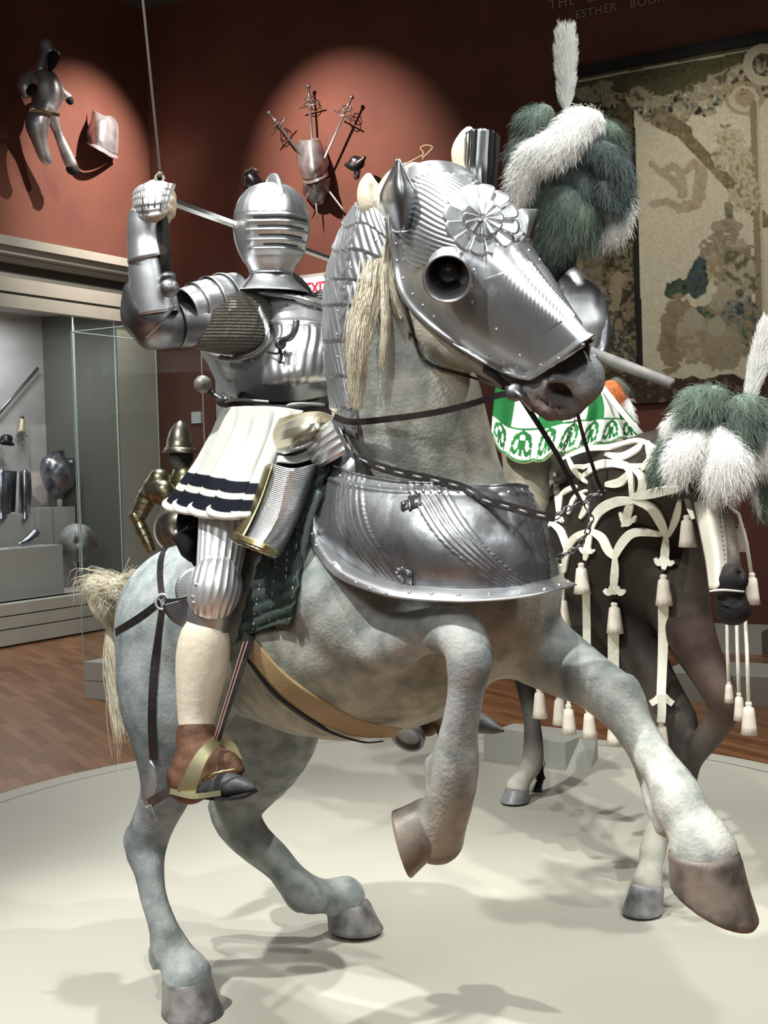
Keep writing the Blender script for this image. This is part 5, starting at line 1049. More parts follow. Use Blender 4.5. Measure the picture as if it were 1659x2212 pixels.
# appliqué of the caparison
LACE = mat('cream_applique', (.86, .84, .72), .75, bump=.25, bscale=60)
cap = bpy.data.objects.new('caparison', None); C.objects.link(cap); cap.location = P(1330, 1080, 4.6); par(cap, h2)
def c8(l): return [(1000+x/2.328, 750+y/2.328) for x, y in l]
LC = [([(470, 580), (440, 680), (400, 790)], 12), ([(500, 560), (620, 510), (760, 500), (880, 470), (980, 510)], 11), ([(720, 540), (800, 550), (880, 510), (900, 480)], 14), ([(560, 600), (640, 600), (720, 580), (830, 600), (950, 590)], 12),
 ([(590, 660), (680, 600), (780, 585), (840, 620), (850, 760)], 14), ([(720, 690), (790, 680), (840, 630)], 16), ([(850, 600), (900, 650), (900, 720), (860, 770)], 16), ([(930, 480), (950, 560), (900, 610)], 18), ([(520, 540), (560, 620), (620, 680)], 10),
 ([(480, 830), (500, 740), (570, 700)], 13), ([(460, 640), (475, 730), (480, 830)], 11), ([(530, 840), (560, 760), (620, 720)], 9), ([(590, 860), (620, 800), (600, 740)], 12),
 ([(640, 920), (680, 830), (760, 780), (860, 770)], 19), ([(860, 770), (940, 800), (990, 870), (1020, 950)], 19), ([(850, 750), (930, 740), (1020, 720), (1090, 710)], 17), ([(850, 770), (830, 830), (820, 890)], 16), ([(790, 830), (820, 890), (870, 850)], 10), ([(1090, 770), (1070, 860), (1030, 950)], 13),
 ([(640, 920), (700, 960), (730, 1020), (765, 1060)], 17), ([(765, 1060), (790, 1000), (860, 930), (1000, 940)], 17), ([(765, 1050), (765, 1120), (760, 1180), (760, 1240)], 15), ([(710, 1220), (735, 1235), (760, 1200), (790, 1235), (815, 1225)], 12), ([(1020, 950), (1015, 1040), (1010, 1120)], 15), ([(965, 1060), (985, 1090), (1010, 1060), (1035, 1090), (1060, 1080)], 12),
 ([(640, 920), (630, 980), (615, 1070)], 14), ([(590, 1010), (610, 1030), (625, 1000), (640, 1030), (660, 1020)], 9), ([(640, 920), (560, 960), (520, 1040), (510, 1130)], 14), ([(440, 880), (490, 920), (520, 1000), (530, 1040)], 14), ([(430, 900), (480, 860), (500, 880)], 10), ([(800, 900), (820, 880), (870, 870)], 8)]
for l, w_ in LC:
    q = [(x, y, 4.75) for x, y in c8(l)]
    mx_ = []
    for (x, y, d) in q:
        h = hitd(B2, x, y); mx_.append(h[0] if h else None)
    dd = [m for m in mx_ if m]; df = np.mean(dd) if dd else 4.8
    q = [(x, y, (m if m else df)) for (x, y, _), m in zip(q, mx_)]
    strap('applique', q, (lambda t, w_=w_: w_*(.55+.65*math.sin(math.pi*min(1, max(0, t)))**.7)), LACE, cap, B2, .016, .012)
def tassel(px, py, d, hpx, wpx, cordpx=None, parent=cap):
    hh_ = hitd(B2, px, py+hpx*.5); d = min(d, hh_[0]-.035) if hh_ else d
    mb = MB(); s = d/F; top = P(px, py, d); dn = -Vector((0, 0, 1)); n = 20; h = hpx*s; r = wpx*s/2
    for (r0, hh) in (((0, 0), 0),): pass
    prof = [(.0, 0), (.35, .02), (.45, .08), (.35, .14), (.62, .2), (.72, .4), (.86, .75), (1.0, 1.0), (0, .98)]
    R = []
    for k, (rr, zz) in enumerate(prof):
        R.append([top+dn*h*zz+(RT*math.cos(2*math.pi*j/n)+Vector((0, 1, 0))*math.sin(2*math.pi*j/n))*r*rr*(1+(.07 if j % 2 and zz > .18 else 0)) for j in range(n)])
    o = grid('tassel', R, mat('tassel_cream', (.84, .76, .66), .8, flute=(30, .5, 0)), parent, 0, True)
    if cordpx:
        mb = MB(); mb.tube([P(*c) for c in cr(cordpx, 5)], cordpx[0][3] if len(cordpx[0]) > 3 else .005, 8) if False else mb.tube([P(*c[:3]) for c in cordpx], .006, 8); mb.build('cord', LACE, o)
    return o
for (x, y, d) in [(1256, 1215, 4.66), (1327, 1300, 4.58), (1433, 1240, 4.45), (1213, 1285, 4.75)]: tassel(x, y, d, 68, 36)
for (x, y, d) in [(1165, 1485, 5.1), (1208, 1500, 5.0), (1228, 1520, 4.8), (1272, 1530, 4.7), (1325, 1545, 4.6), (1428, 1558, 4.42)]: tassel(x, y, d, 66, 32)
tassel(1484, 1112, 4.2, 70, 38); tassel(1600, 1130, 4.05, 62, 32); tassel(1624, 1236, 4.0, 70, 32, [(1560, 1085, 3.97), (1595, 1110, 3.99), (1612, 1170, 4.0), (1623, 1238, 4.0)])
tassel(1574, 1470, 4.1, 48, 20, [(1570, 1290, 4.1), (1572, 1420, 4.1), (1574, 1472, 4.1)]); tassel(1596, 1495, 4.05, 62, 24, [(1590, 1290, 4.08), (1594, 1430, 4.05), (1596, 1496, 4.05)]); tassel(1617, 1515, 4.0, 72, 34, [(1608, 1290, 4.06), (1614, 1420, 4.0), (1617, 1516, 4.0)])
def hang(lst, w_, m=LACE): return strap('hanging_band', [(a_, b_, min([c_]+([hitd(B2, a_, b_)[0]-.02] if hitd(B2, a_, b_) else []))) for a_, b_, c_ in lst], w_, m, cap, None, 0, .012)
hang([(1266, 1280, 4.68), (1267, 1330, 4.68), (1268, 1420, 4.7), (1272, 1535, 4.7)], 17); hang([(1325, 1366, 4.6), (1325, 1440, 4.6), (1326, 1545, 4.6)], 24); hang([(1433, 1300, 4.46), (1432, 1400, 4.44), (1428, 1500, 4.42)], lambda t: 23-4*t)
hang([(1405, 1520, 4.42), (1418, 1512, 4.42), (1430, 1500, 4.42), (1442, 1512, 4.42), (1453, 1520, 4.42)], 14); hang([(1428, 1500, 4.41), (1430, 1530, 4.41), (1428, 1560, 4.41)], 18); hang([(1213, 1220, 4.78), (1215, 1290, 4.77)], 10); hang([(1224, 1340, 4.8), (1228, 1430, 4.8), (1228, 1522, 4.8)], 8)
strap('side_strip', [(1480, 1040, 4.2), (1488, 1090, 4.2), (1500, 1120, 4.15)], 14, LACE, cap)
# plume on the horse head
hp = bpy.data.objects.new('head_plume', None); C.objects.link(hp); hp.location = P(1550, 980, 4.0); par(hp, h2); q = 3.98
fluffy('feather', [[(1475, 895, q, 12), (1456, 918, q, 20), (1450, 940, q, 14)]], PLUMEW, hp, 600, .025)
fluffy('feather', [[(1545, 862, q-.02, 30), (1512, 880, q-.06, 40), (1502, 905, q-.06, 36)]], PLUMEG, hp, 2600, .035)
fluffy('feather', [[(1575, 890, q-.02, 24), (1612, 895, q-.06, 44), (1608, 935, q-.08, 32), (1606, 958, q-.08, 20)]], PLUMEG, hp, 2600, .035)
fluffy('feather', [[(1465, 955, q, 18), (1438, 980, q, 22), (1424, 1015, q, 18), (1420, 1040, q, 10)]], PLUMEG, hp, 1300, .03)
fluffy('feather', [[(1530, 935, q-.04, 24), (1492, 960, q-.08, 34), (1470, 998, q-.08, 30), (1466, 1025, q-.06, 22)]], PLUMEW, hp, 2400, .028)
fluffy('feather', [[(1545, 950, q-.06, 34), (1570, 990, q-.1, 44), (1560, 1030, q-.1, 40), (1554, 1055, q-.08, 26)], [(1600, 990, q-.06, 30), (1585, 1020, q-.08, 26)]], PLUMEW, hp, 3800, .03)
fluffy('feather', [[(1650, 900, q, 20), (1655, 960, q-.02, 32), (1648, 1000, q-.02, 26)]], PLUMEW, hp, 1200, .028)
fluffy('feather', [[(1655, 1020, q+.03, 22), (1652, 1070, q+.03, 20), (1648, 1110, q+.03, 10)]], PLUMEG, hp, 800, .03)
fluffy('feather', [[(1600, 1030, q+.02, 14), (1625, 1050, q+.02, 10), (1640, 1110, q+.02, 7)]], PLUMEW, hp, 500, .02)
upright('upright_feather', (1615, 878, q), (1660, 700, q-.03), 26, PLUMEW, hp, 2200)
# little angled label block on the platform rim
lb = MB(); a0 = G(1046, 1643); a1 = G(1222, 1665); d_ = a1-a0; dn = Vector((d_.y, -d_.x, 0)).normalized(); top_h = .135
bk_ = -dn*-1
back = Vector((-dn.x, -dn.y, 0)); back = back if back.y > 0 else -back
v = [a0, a1, a1+back*.30+d_.normalized()*.05, a0+back*.30]; up_ = Vector((0, 0, 1))
pts = [a0, a1, a1+d_.normalized()*.085+back*.1, a1+d_.normalized()*.02+back*.3, a0+back*.3]
vs = [p+up_*0 for p in pts]+[p+up_*top_h for p in [pts[0], pts[1], pts[1]+back*.16, pts[3], pts[4]]]
lb.add(vs, [(4, 3, 2, 1, 0), (5, 6, 7, 8, 9)]+[(i, (i+1) % 5, 5+(i+1) % 5, 5+i) for i in range(5)])
tagp(lb.build('plinth_block', mat('plinth_grey', (.42, .41, .37), .6), smooth=False), 'low grey wedge-ended block on the far rim of the round platform', 'plinth')
# ================================================================ tapestry
def vnoise(x, y, s, seed):
    r = np.random.default_rng(seed).random((96, 96)); X = x/s; Y = y/s; xi = np.floor(X).astype(int); yi = np.floor(Y).astype(int); fx = X-xi; fy = Y-yi; fx = fx*fx*(3-2*fx); fy = fy*fy*(3-2*fy)
    g_ = lambda a, b: r[a % 96, b % 96]
    return (g_(xi, yi)*(1-fx)+g_(xi+1, yi)*fx)*(1-fy)+(g_(xi, yi+1)*(1-fx)+g_(xi+1, yi+1)*fx)*fy
TP = []; TX, TY = [], []
ta0, ta1 = tm(1226), tm(1745); zt0 = WMp(1240, 172).z; zb0 = WMp(1400, 872).z
NU, NV = 230, 300
for i in range(NV):
    row = []
    for j in range(NU):
        t = ta0+(ta1-ta0)*j/(NU-1); z = zt0+(zb0-zt0)*i/(NV-1); w_ = wm(t, z, .04+.006*math.sin(t*9)); row.append(w_)
        v = w_-CAM; dd = v.dot(FW); TX.append(W/2+F*v.dot(RT)/dd); TY.append(H/2-F*v.dot(UP)/dd)
    TP.append(row)
x = np.array(TX); y = np.array(TY); n1 = vnoise(x, y, 9, 1); n2 = vnoise(x, y, 22, 2); n3 = vnoise(x, y, 5, 3); n4 = vnoise(x+y*.6, y-x*.4, 13, 4)
col = np.zeros((len(x), 3)); col[:] = (.50, .47, .36); col *= (.92+.16*n3)[:, None]
CREAMt, TANt, OLV, DRK, BLU, GRN, BRN = map(np.array, ((.46, .43, .32), (.25, .20, .125), (.10, .095, .045), (.018, .016, .012), (.035, .05, .075), (.055, .09, .065), (.06, .028, .018)))
def mottle(pal, k=1.0):
    q = np.clip((n1*.55+n3*.25+n4*.35)*len(pal)*1.05-.35, 0, len(pal)-1.001); i = q.astype(int); f = (q-i)[:, None]; pal = np.array(pal); return (pal[i]*(1-f)+pal[np.minimum(i+1, len(pal)-1)]*f)*k
def fill(mask, c, soft=None):
    m = mask.astype(float)[:, None] if mask.dtype == bool else np.clip(mask, 0, 1)[:, None]; col[:] = col*(1-m)+(c if getattr(c, 'ndim', 1) == 2 else np.array(c)[None])*m
def ellm(cx, cy, a, b, rot=0, wob=.35):
    c, s = math.cos(math.radians(rot)), math.sin(math.radians(rot)); X = (x-cx)*c+(y-cy)*s; Y = -(x-cx)*s+(y-cy)*c; return (X/a)**2+(Y/b)**2 < 1+(n1-.5)*wob*2
def seg(x0, y0, x1, y1, w0, w1=None, wob=3):
    w1 = w1 or w0; L = (x1-x0)**2+(y1-y0)**2; t = np.clip(((x-x0)*(x1-x0)+(y-y0)*(y1-y0))/L, 0, 1); d = np.hypot(x-x0-t*(x1-x0), y-y0-t*(y1-y0)); return d < (w0+(w1-w0)*t)+(n3-.5)*wob
ytop = 172-.18*(x-1240); xs = 1360+.036*(y-240)
fill((x > xs) & (y < 830), np.array((.50, .47, .36))[None]*(.9+.2*n3)[:, None])
leftm = x < xs; fill(leftm, mottle([DRK, BRN, DRK, OLV, TANt*.8, DRK]))
fill(y < ytop+62+n2*14, mottle([DRK, OLV*.7, OLV, OLV*.6]))
fill((y < ytop+7) & (y > ytop+3), CREAMt*1.1)
fill((x > xs-4) & (x < xs+10) & (y > ytop+70), DRK*.5)
for (cx, cy, a, b, r_) in ((1270, 205, 30, 16, 10), (1300, 190, 26, 14, -20), (1330, 215, 34, 18, 15), (1385, 215, 34, 24, 20), (1425, 235, 36, 30, 15), (1470, 232, 36, 32, -10), (1515, 205, 36, 30, -20), (1560, 185, 34, 30, -15), (1590, 165, 26, 24, 0)):
    fill(ellm(cx, cy, a, b, r_, .6), mottle([DRK, GRN, CREAMt, TANt, CREAMt*.8, OLV]))
for k in range(14): fill(ellm(1385+k*14, 240+18*math.sin(k*.8)-k*1.5, 9, 14, k*30, .4), mottle([CREAMt, GRN, CREAMt*.8, DRK]))
fill(ellm(1625, 180, 44, 58, 10, .3), mottle([TANt, CREAMt*.9, BRN]))
for rr in (38, 27, 16, 6): fill(np.abs(np.hypot(x-1608, (y-212)*1.15)-rr) < 4.5, (CREAMt if rr % 2 else TANt*1.3))
for rr in (40, 30): fill((np.abs(np.hypot(x-1650, y-140)-rr) < 5) & (x < 1690), CREAMt)
fill(seg(1425, 255, 1480, 285, 22, 16), mottle([GRN, OLV, TANt])); fill(seg(1450, 262, 1655, 480, 13, 13), mottle([OLV, TANt*.8, OLV*1.2, TANt]))
fill(seg(1628, 225, 1646, 820, 8, 9), TANt*.9); fill(seg(1637, 225, 1655, 820, 3, 3), CREAMt*.9)
for (a, b, c, d, w_) in ((1408, 355, 1430, 375, 7), (1430, 375, 1452, 358, 8), (1452, 358, 1475, 375, 8), (1475, 375, 1500, 352, 8), (1500, 352, 1518, 375, 10), (1515, 370, 1510, 425, 14), (1505, 440, 1470, 450, 12), (1470, 450, 1440, 436, 9), (1440, 436, 1410, 442, 8), (1470, 385, 1475, 420, 12), (1440, 378, 1462, 400, 8)):
    fill(seg(a, b, c, d, w_, wob=5), mottle([TANt, TANt*1.35, CREAMt*.75]))
for (cx, cy, a, b, r_) in ((1575, 300, 34, 26, 20), (1600, 360, 30, 50, 0), (1560, 340, 22, 30, 0), (1610, 420, 34, 40, 0)): fill(ellm(cx, cy, a, b, r_, .6), mottle([CREAMt*.9, TANt*1.2, CREAMt, OLV*2]))
fill(seg(1574, 445, 1576, 480, 9), mottle([GRN, TANt])); fill(ellm(1570, 490, 34, 16, 0, .4), mottle([OLV, TANt, CREAMt*.6])); fill(ellm(1568, 560, 62, 62, 0, .4), mottle([TANt, CREAMt*.75, TANt*.8, CREAMt*.6]))
fill(ellm(1590, 600, 48, 60, 0, .4), mottle([TANt, CREAMt*.8, OLV])); fill(ellm(1465, 625, 26, 22, -20, .5), mottle([GRN, DRK, GRN])); fill(ellm(1510, 600, 22, 44, 10, .4), mottle([BLU, DRK, GRN, BLU]))
fill(ellm(1545, 580, 20, 34, 0, .3), mottle([CREAMt*.9, TANt])); fill(ellm(1560, 660, 26, 50, 10, .4), mottle([TANt*1.2, CREAMt*.7])); fill(ellm(1600, 690, 46, 46, 0, .5), mottle([BLU, GRN*1.5, CREAMt*.5, BLU]))
fill(ellm(1520, 700, 34, 40, 0, .4), mottle([BLU*1.2, GRN, TANt])); fill(ellm(1460, 720, 34, 84, 10, .4), mottle([OLV*1.3, TANt*.8, TANt]))
fill(ellm(1500, 730, 40, 60, -10, .3), mottle([TANt*1.3, CREAMt*.75, TANt])); fill(ellm(1560, 750, 50, 52, 0, .3), mottle([CREAMt*.8, TANt*1.1, CREAMt*.6, TANt])); fill(ellm(1495, 690, 20, 24, 0, .2), CREAMt*.72); fill(ellm(1548, 705, 20, 22, 0, .2), CREAMt*.7)
fill(ellm(1630, 720, 30, 50, 0, .4), mottle([BLU, GRN, TANt])); fill(y > 800+.1*(x-1380)*0+n2*22, mottle([DRK, OLV*.6, BRN, DRK, TANt*.6]))
fill(ellm(1345, 280, 24, 60, 0, .3), mottle([TANt*.7, OLV, BRN])); fill(seg(1325, 600, 1350, 600, 6) | seg(1335, 600, 1325, 660, 14), mottle([CREAMt*.6, TANt])); fill(ellm(1285, 580, 30, 40, 0, .5), mottle([DRK, OLV, TANt*.6, CREAMt*.4]))
for (cx, cy, a, b) in ((1330, 720, 30, 46), (1300, 650, 22, 30), (1350, 770, 20, 30)): fill(ellm(cx, cy, a, b, 0, .5), mottle([OLV, TANt, DRK, CREAMt*.5]))
fill(leftm & (np.abs(x-1252) < 6) & (y > 520), TANt)
tap = grid('tapestry', TP, mat('woven_tapestry', (1, 1, 1), .95, attr=True, var=(.88, .88, .86), vscale=40, bump=.15, bscale=150), None, .006, cols=np.c_[col, np.ones(len(x))])
tagp(tap, 'large woven figure tapestry in cream, olive and blue hanging on the back wall at right', 'tapestry')
mb = MB(); mb.box(wm((ta0+ta1)/2, zt0+.05, .04), WMd*((ta1-ta0)/2+.02), WMn*.02, (0, 0, .05)); mb.build('hanging_rail', mat('rail_black', (.01, .01, .01), .8), tap, False)
# ================================================================ pieces fixed to the walls
def dl(px, py, off): return (WLp(px, py, off)-CAM).dot(FW)
def dm_(px, py, off): return (WMp(px, py, off)-CAM).dot(FW)
def L_(l, off, fn=dl): return [(p[0], p[1], fn(p[0], p[1], off+(p[3] if len(p) > 3 else 0)), p[2]) for p in l]
WST = mat('steel_wall', (.74, .75, .80), .38, .78, var=(.42, .42, .46), vscale=6)
ha = thing('half_armor', 'steel half armor with open dark helmet mounted high on the left red wall', 'armor', WLp(95, 240, .25))
sculpt('helmet', [L_([(100, 98, 15), (100, 112, 15), (92, 135, 12), (88, 150, 12)], .3), L_([(112, 106, 9), (126, 114, 6, .1)], .35)], WST, ha, .015, .03)
sculpt('helmet_hollow', [L_([(115, 124, 14), (112, 140, 9), (108, 150, 6)], .42)], BLACK, ha, .015, .02)
sculpt('breastplate', [L_([(96, 160, 12), (98, 180, 30), (102, 205, 34), (98, 230, 29), (95, 238, 28)], .32)], WST, ha, .018, .03)
sculpt('shoulder', [L_([(62, 172, 20), (55, 188, 18), (56, 196, 16)], .36)], WST, ha, .015, .03); sculpt('shoulder_opening', [L_([(72, 190, 10), (66, 198, 10)], .45)], BLACK, ha, .012, .02)
sculpt('arm', [L_([(118, 178, 12), (132, 198, 10), (146, 210, 10)], .34)], WST, ha, .015, .03); sculpt('arm_opening', [L_([(150, 216, 9), (152, 219, 8)], .36)], BLACK, ha, .012, .02)
sculpt('tasset_and_shade', [L_([(84, 248, 26), (80, 270, 25), (85, 300, 18), (95, 335, 14), (102, 346, 11)], .34)], WST, ha, .016, .03)
sculpt('tasset_and_shade', [L_([(112, 252, 16), (124, 285, 10), (138, 320, 12), (152, 352, 14)], .34)], WST, ha, .016, .03); sculpt('leg_opening', [L_([(155, 364, 13), (158, 366, 13)], .34)], BLACK, ha, .012, .02)
mb = MB(); mb.tube([P(*q[:3]) for q in L_([(62, 236, 1), (80, 236, 1), (105, 244, 1), (126, 248, 1)], .48)], .02, 8); mb.build('waist_belt', BRASS, ha)
mb = MB(); mb.tube([WLp(96, 210, .3), WLp(96, 210, .001)], .02, 8); mb.build('bracket', DARKST, ha)
def breast(name, lab, rows, fn, off, m, loc):
    t = thing(name, lab, 'armor', loc); R = [[(p[0], p[1], fn(p[0], p[1], off+p[2])) for p in r] for r in rows]
    patch('plate', R, m, t, 8, 8, .006); return t
bp = breast('breastplate', 'bright steel breastplate hanging alone on the left red wall beside the half armor', [[(200, 236, .05), (212, 244, .12), (225, 250, .16), (238, 250, .14), (247, 256, .05)], [(196, 262, .03), (208, 262, .18), (225, 264, .24), (242, 266, .18), (255, 272, .04)], [(188, 285, .02), (205, 292, .20), (224, 300, .27), (243, 302, .20), (256, 304, .04)], [(190, 306, .03), (203, 312, .18), (222, 322, .24), (240, 330, .18), (254, 334, .05)]], dl, .02, WST, WLp(222, 290, .1))
patch('waist_flange', [[(x, y, dl(x, y, o_)) for x, y, o_ in r] for r in ([(189, 306, .06), (205, 312, .22), (224, 322, .28), (240, 331, .22), (252, 336, .06)], [(187, 311, .08), (202, 318, .26), (222, 329, .32), (240, 340, .26), (256, 343, .08)])], WST, bp, 4, 6, .006)
bq = breast('breastplate', 'ridged dark steel breastplate at the hub of the fan of swords on the back wall', [[(645, 300, .05), (655, 304, .14), (668, 302, .20), (682, 298, .14), (690, 300, .05)], [(640, 325, .03), (655, 328, .20), (672, 332, .28), (690, 330, .18), (705, 335, .03)], [(645, 360, .03), (658, 362, .22), (675, 365, .32), (695, 362, .20), (710, 352, .03)], [(655, 388, .05), (666, 388, .18), (680, 384, .26), (695, 378, .18), (706, 370, .05)]], dm_, .04, mat('steel_wall_dark', (.50, .51, .54), .38, .7, var=(.22, .22, .24), vscale=6), WMp(675, 340, .1))
patch('waist_flange', [[(x, y, dm_(x, y, o_)) for x, y, o_ in r] for r in ([(655, 388, .08), (668, 388, .20), (682, 384, .28), (697, 377, .20), (708, 370, .08)], [(656, 397, .10), (670, 397, .25), (685, 392, .34), (700, 385, .25), (710, 380, .10)])], STEEL, bq, 4, 6, .006)
patch('tasset_and_shade', [[(x, y, dm_(x, y, o_)) for x, y, o_ in r] for r in ([(655, 398, .08), (668, 400, .18), (684, 396, .24), (700, 388, .18), (716, 382, .04)], [(656, 420, .05), (668, 428, .12), (685, 425, .16), (702, 418, .12), (714, 408, .04)], [(672, 436, .04), (678, 443, .07), (687, 443, .08), (698, 440, .07), (706, 430, .04)])], DARKST, bq, 6, 6, .006)  # dark sheet added in the shape of the breastplate's shadow on the wall
def wsword(lab, hx, hy, tx, ty, off, kind):
    s = thing('sword', lab, 'sword', WMp(hx, hy, off), 'swords fanned behind the breastplate'); a, b = WMp(hx, hy, off), WMp(tx, ty, off); ax = (b-a).normalized(); sd = ax.cross(WMn).normalized()
    mb = MB(); mb.tube([a, b-ax*.1, b], [.016, .012, .002], 6, flat=.35); mb.build('blade', mat('sword_steel', (.62, .62, .62), .35, 1), s)
    mb = MB(); mb.tube([a-ax*.02, a-ax*.18], .012, 8); mb.build('grip', DARKST, s); mb = MB(); mb.sphere(a-ax*.2, .024, 10); mb.build('pommel', DARKST, s)
    mb = MB(); mb.tube([a-sd*.13, a+sd*.13], .008, 6); mb.build('cross_guard', DARKST, s)
    for i, r in enumerate((.07, .055)):
        mb = MB(); mb.tube([a-ax*(.03+.05*i)+(sd*math.cos(q_)+(ax*.5+WMn*.8).normalized()*math.sin(q_))*r for q_ in np.linspace(0, 2*math.pi, 15)], .005, 6, cap=False); mb.build('guard_ring', DARKST, s)
wsword('sword standing upright with its hilt topmost above the wall breastplate', 669, 228, 686, 480, .10, 0)
wsword('sword slanting with its hilt up right of the wall breastplate', 742, 250, 655, 442, .14, 1)
wsword('sword slanting with its hilt up left of the wall breastplate', 603, 272, 750, 465, .18, 2)
mo = thing('morion_helmet', 'dark steel helmet on the back wall just above the knight helmet', 'helmet', WMp(546, 395, .2))
def L2(l, off): return L_(l, off, dm_)
sculpt('bowl', [L2([(543, 388, 19), (549, 395, 17)], .24), L2([(532, 404, 8), (552, 414, 5), (570, 392, 5)], .3)], MATS['steel_black'], mo, .014, .04); mb = MB(); mb.tube([P(*q[:3]) for q in L2([(524, 392, 1), (530, 372, 1), (546, 364, 1), (560, 372, 1)], .26)], .018, 8, flat=.4); mb.build('comb', DARKST, mo)
m2_ = thing('morion_helmet', 'dark helmet with upturned brim on the back wall beside the horse ear', 'helmet', WMp(770, 360, .2))
sculpt('bowl', [L2([(768, 350, 14), (776, 352, 13)], .22), L2([(748, 356, 5), (768, 362, 8), (788, 340, 4)], .26)], MATS['steel_black'], m2_, .012, .04); sculpt('cheek_piece', [L2([(772, 368, 8), (770, 382, 7)], .2)], DARKST, m2_, .012, .02)
# ================================================================ inside the built-in case
o6 = -.55
def ped(px0, px1, y0, off, dep, lab, zb=.42):
    a = WLp(px0, 1000, off); b = WLp(px1, 1000, off); ta_ = (a-CORN).dot(WLd); tb_ = (b-CORN).dot(WLd); zt_ = WLp((px0+px1)/2, y0, off).z
    mb = MB(); mb.box(wl((ta_+tb_)/2, (zb+.004+zt_)/2, off-dep/2), WLd*((tb_-ta_)/2), WLn*(dep/2), (0, 0, (zt_-zb)/2)); tagp(mb.build('display_plinth', PED, smooth=False), lab, 'plinth', 'plinths in the wall case')
ped(-90, 128, 1187, -.12, .34, 'wide low grey plinth at the front of the wall case'); ped(98, 158, 1096, -.62, .3, 'tall narrow grey plinth under the dark breastplate'); ped(-30, 60, 1112, -.60, .3, 'grey plinth under the pair of cuirass plates')
cs = thing('cuirass', 'polished back and breast plates standing open on a plinth in the wall case', 'armor', WLp(30, 1110, o6))
cm = mat('case_steel', (.55, .58, .64), .3, 1, var=(.3, .33, .4), vscale=6)
for (x0, x1, nm) in ((-14, 22, 'back_plate'), (42, 66, 'breast_plate')):
    patch(nm, [[(x, y, dl(x, y, o_)) for x, y, o_ in r] for r in ([(x0, 1020, -.70), ((x0+x1)/2, 1014, -.60), (x1, 1022, -.66)], [(x0-1, 1060, -.70), ((x0+x1)/2, 1060, -.56), (x1+2, 1060, -.66)], [(x0, 1100, -.7), ((x0+x1)/2, 1104, -.58), (x1, 1098, -.66)], [(x0-2, 1118, -.7), ((x0+x1)/2, 1122, -.54), (x1+1, 1112, -.66)])], cm, cs, 6, 6, .006)
patch('lining', [[(x, y, dl(x, y, -.74)) for x, y in r] for r in ([(2, 1016), (36, 1018)], [(2, 1106), (32, 1106)])], BLACK, cs, 4, 4, .01)
db_ = thing('breastplate', 'black and bright breastplate with a standing neck on the tall plinth in the case', 'armor', WLp(128, 1090, -.7))
sculpt('plate', [L_([(126, 990, 16), (108, 1004, 20), (126, 1030, 36), (128, 1058, 22), (130, 1074, 10)], -.72), L_([(150, 1004, 16), (148, 1030, 20)], -.72)], mat('steel_blackened', (.10, .10, .12), .28, .95, var=(.42, .45, .5), vscale=4), db_, .016, .05)
lathe('neck', WLp(127, 984, -.70), (0, 0, 1), [(.062, -.05), (.06, .0), (.065, .05), (.068, .055)], DARKST, db_, 20); mb = MB(); mb.tube([WLp(129, 1072, -.7), WLp(129, 1098, -.7)], .03, 10); mb.build('stand', PED, db_)
gt_ = thing('gauntlet', 'small steel gauntlet lying on the wide low plinth in the wall case', 'gauntlet', WLp(64, 1180, -.3))
sculpt('shell', [L_([(76, 1152, 10), (66, 1162, 10), (52, 1172, 7), (42, 1176, 5)], -.3)], cm, gt_, .01, .02); mb = MB(); mb.box(WLp(29, 1187, -.26), WLd*.055, WLn*.02, (0, 0, .018)); tagp(mb.build('label_block', mat('label_dark', (.06, .055, .03), .6), smooth=False), 'small dark label block on the low plinth in the wall case', 'label')
rs = thing('round_shield', 'large round dull steel shield standing at the right end of the wall case', 'shield', WLp(166, 1225, -.34))
lathe('dish', WLp(168, 1172, -.34), (.3, -.95, .12), [(.0001, .06), (.08, .055), (.16, .028), (.205, .0), (.21, .0), (.21, -.01)], mat('shield_dull', (.34, .34, .33), .45, .9, var=(.2, .2, .2), vscale=9), rs, 40, thick=.004)
cswd = thing('sword', 'bare sword blade fixed diagonally inside the wall case', 'sword', WLp(40, 845, -1.0)); a, b = WLp(-30, 925, -1.03), WLp(83, 795, -1.03); mb = MB(); mb.tube([a, b], .022, 6, flat=.35); mb.build('blade', MATS['sword_steel'], cswd)
pf = thing('powder_flask', 'small cream and dark powder flask hanging inside the wall case', 'flask', WLp(47, 930, -1.0)); 
patch('body', [[(x, y, dl(x, y, o_)) for x, y, o_ in r] for r in ([(44, 903, -1.05), (48, 903, -1.0), (53, 903, -1.05)], [(42, 920, -1.05), (47, 920, -.98), (52, 920, -1.05)], [(38, 938, -1.05), (46, 932, -.98), (56, 940, -1.05)])], mat('flask_cream', (.70, .62, .42), .5), pf, 4, 4, .02); mb = MB(); mb.sphere(WLp(48, 900, -1.0), .025, 8); mb.sphere(WLp(38, 941, -1.0), .018, 8); mb.sphere(WLp(57, 941, -1.0), .018, 8); mb.build('mount', DARKST, pf)
bh = thing('burgonet', 'small black helmet hanging at the left edge of the wall case', 'helmet', WLp(15, 950, -.95)); sculpt('bowl', [L_([(12, 950, 12), (18, 948, 10)], -.95), L_([(5, 956, 6), (28, 960, 4)], -.9)], mat('helmet_black', (.05, .05, .055), .3, .9), bh, .012, .02)
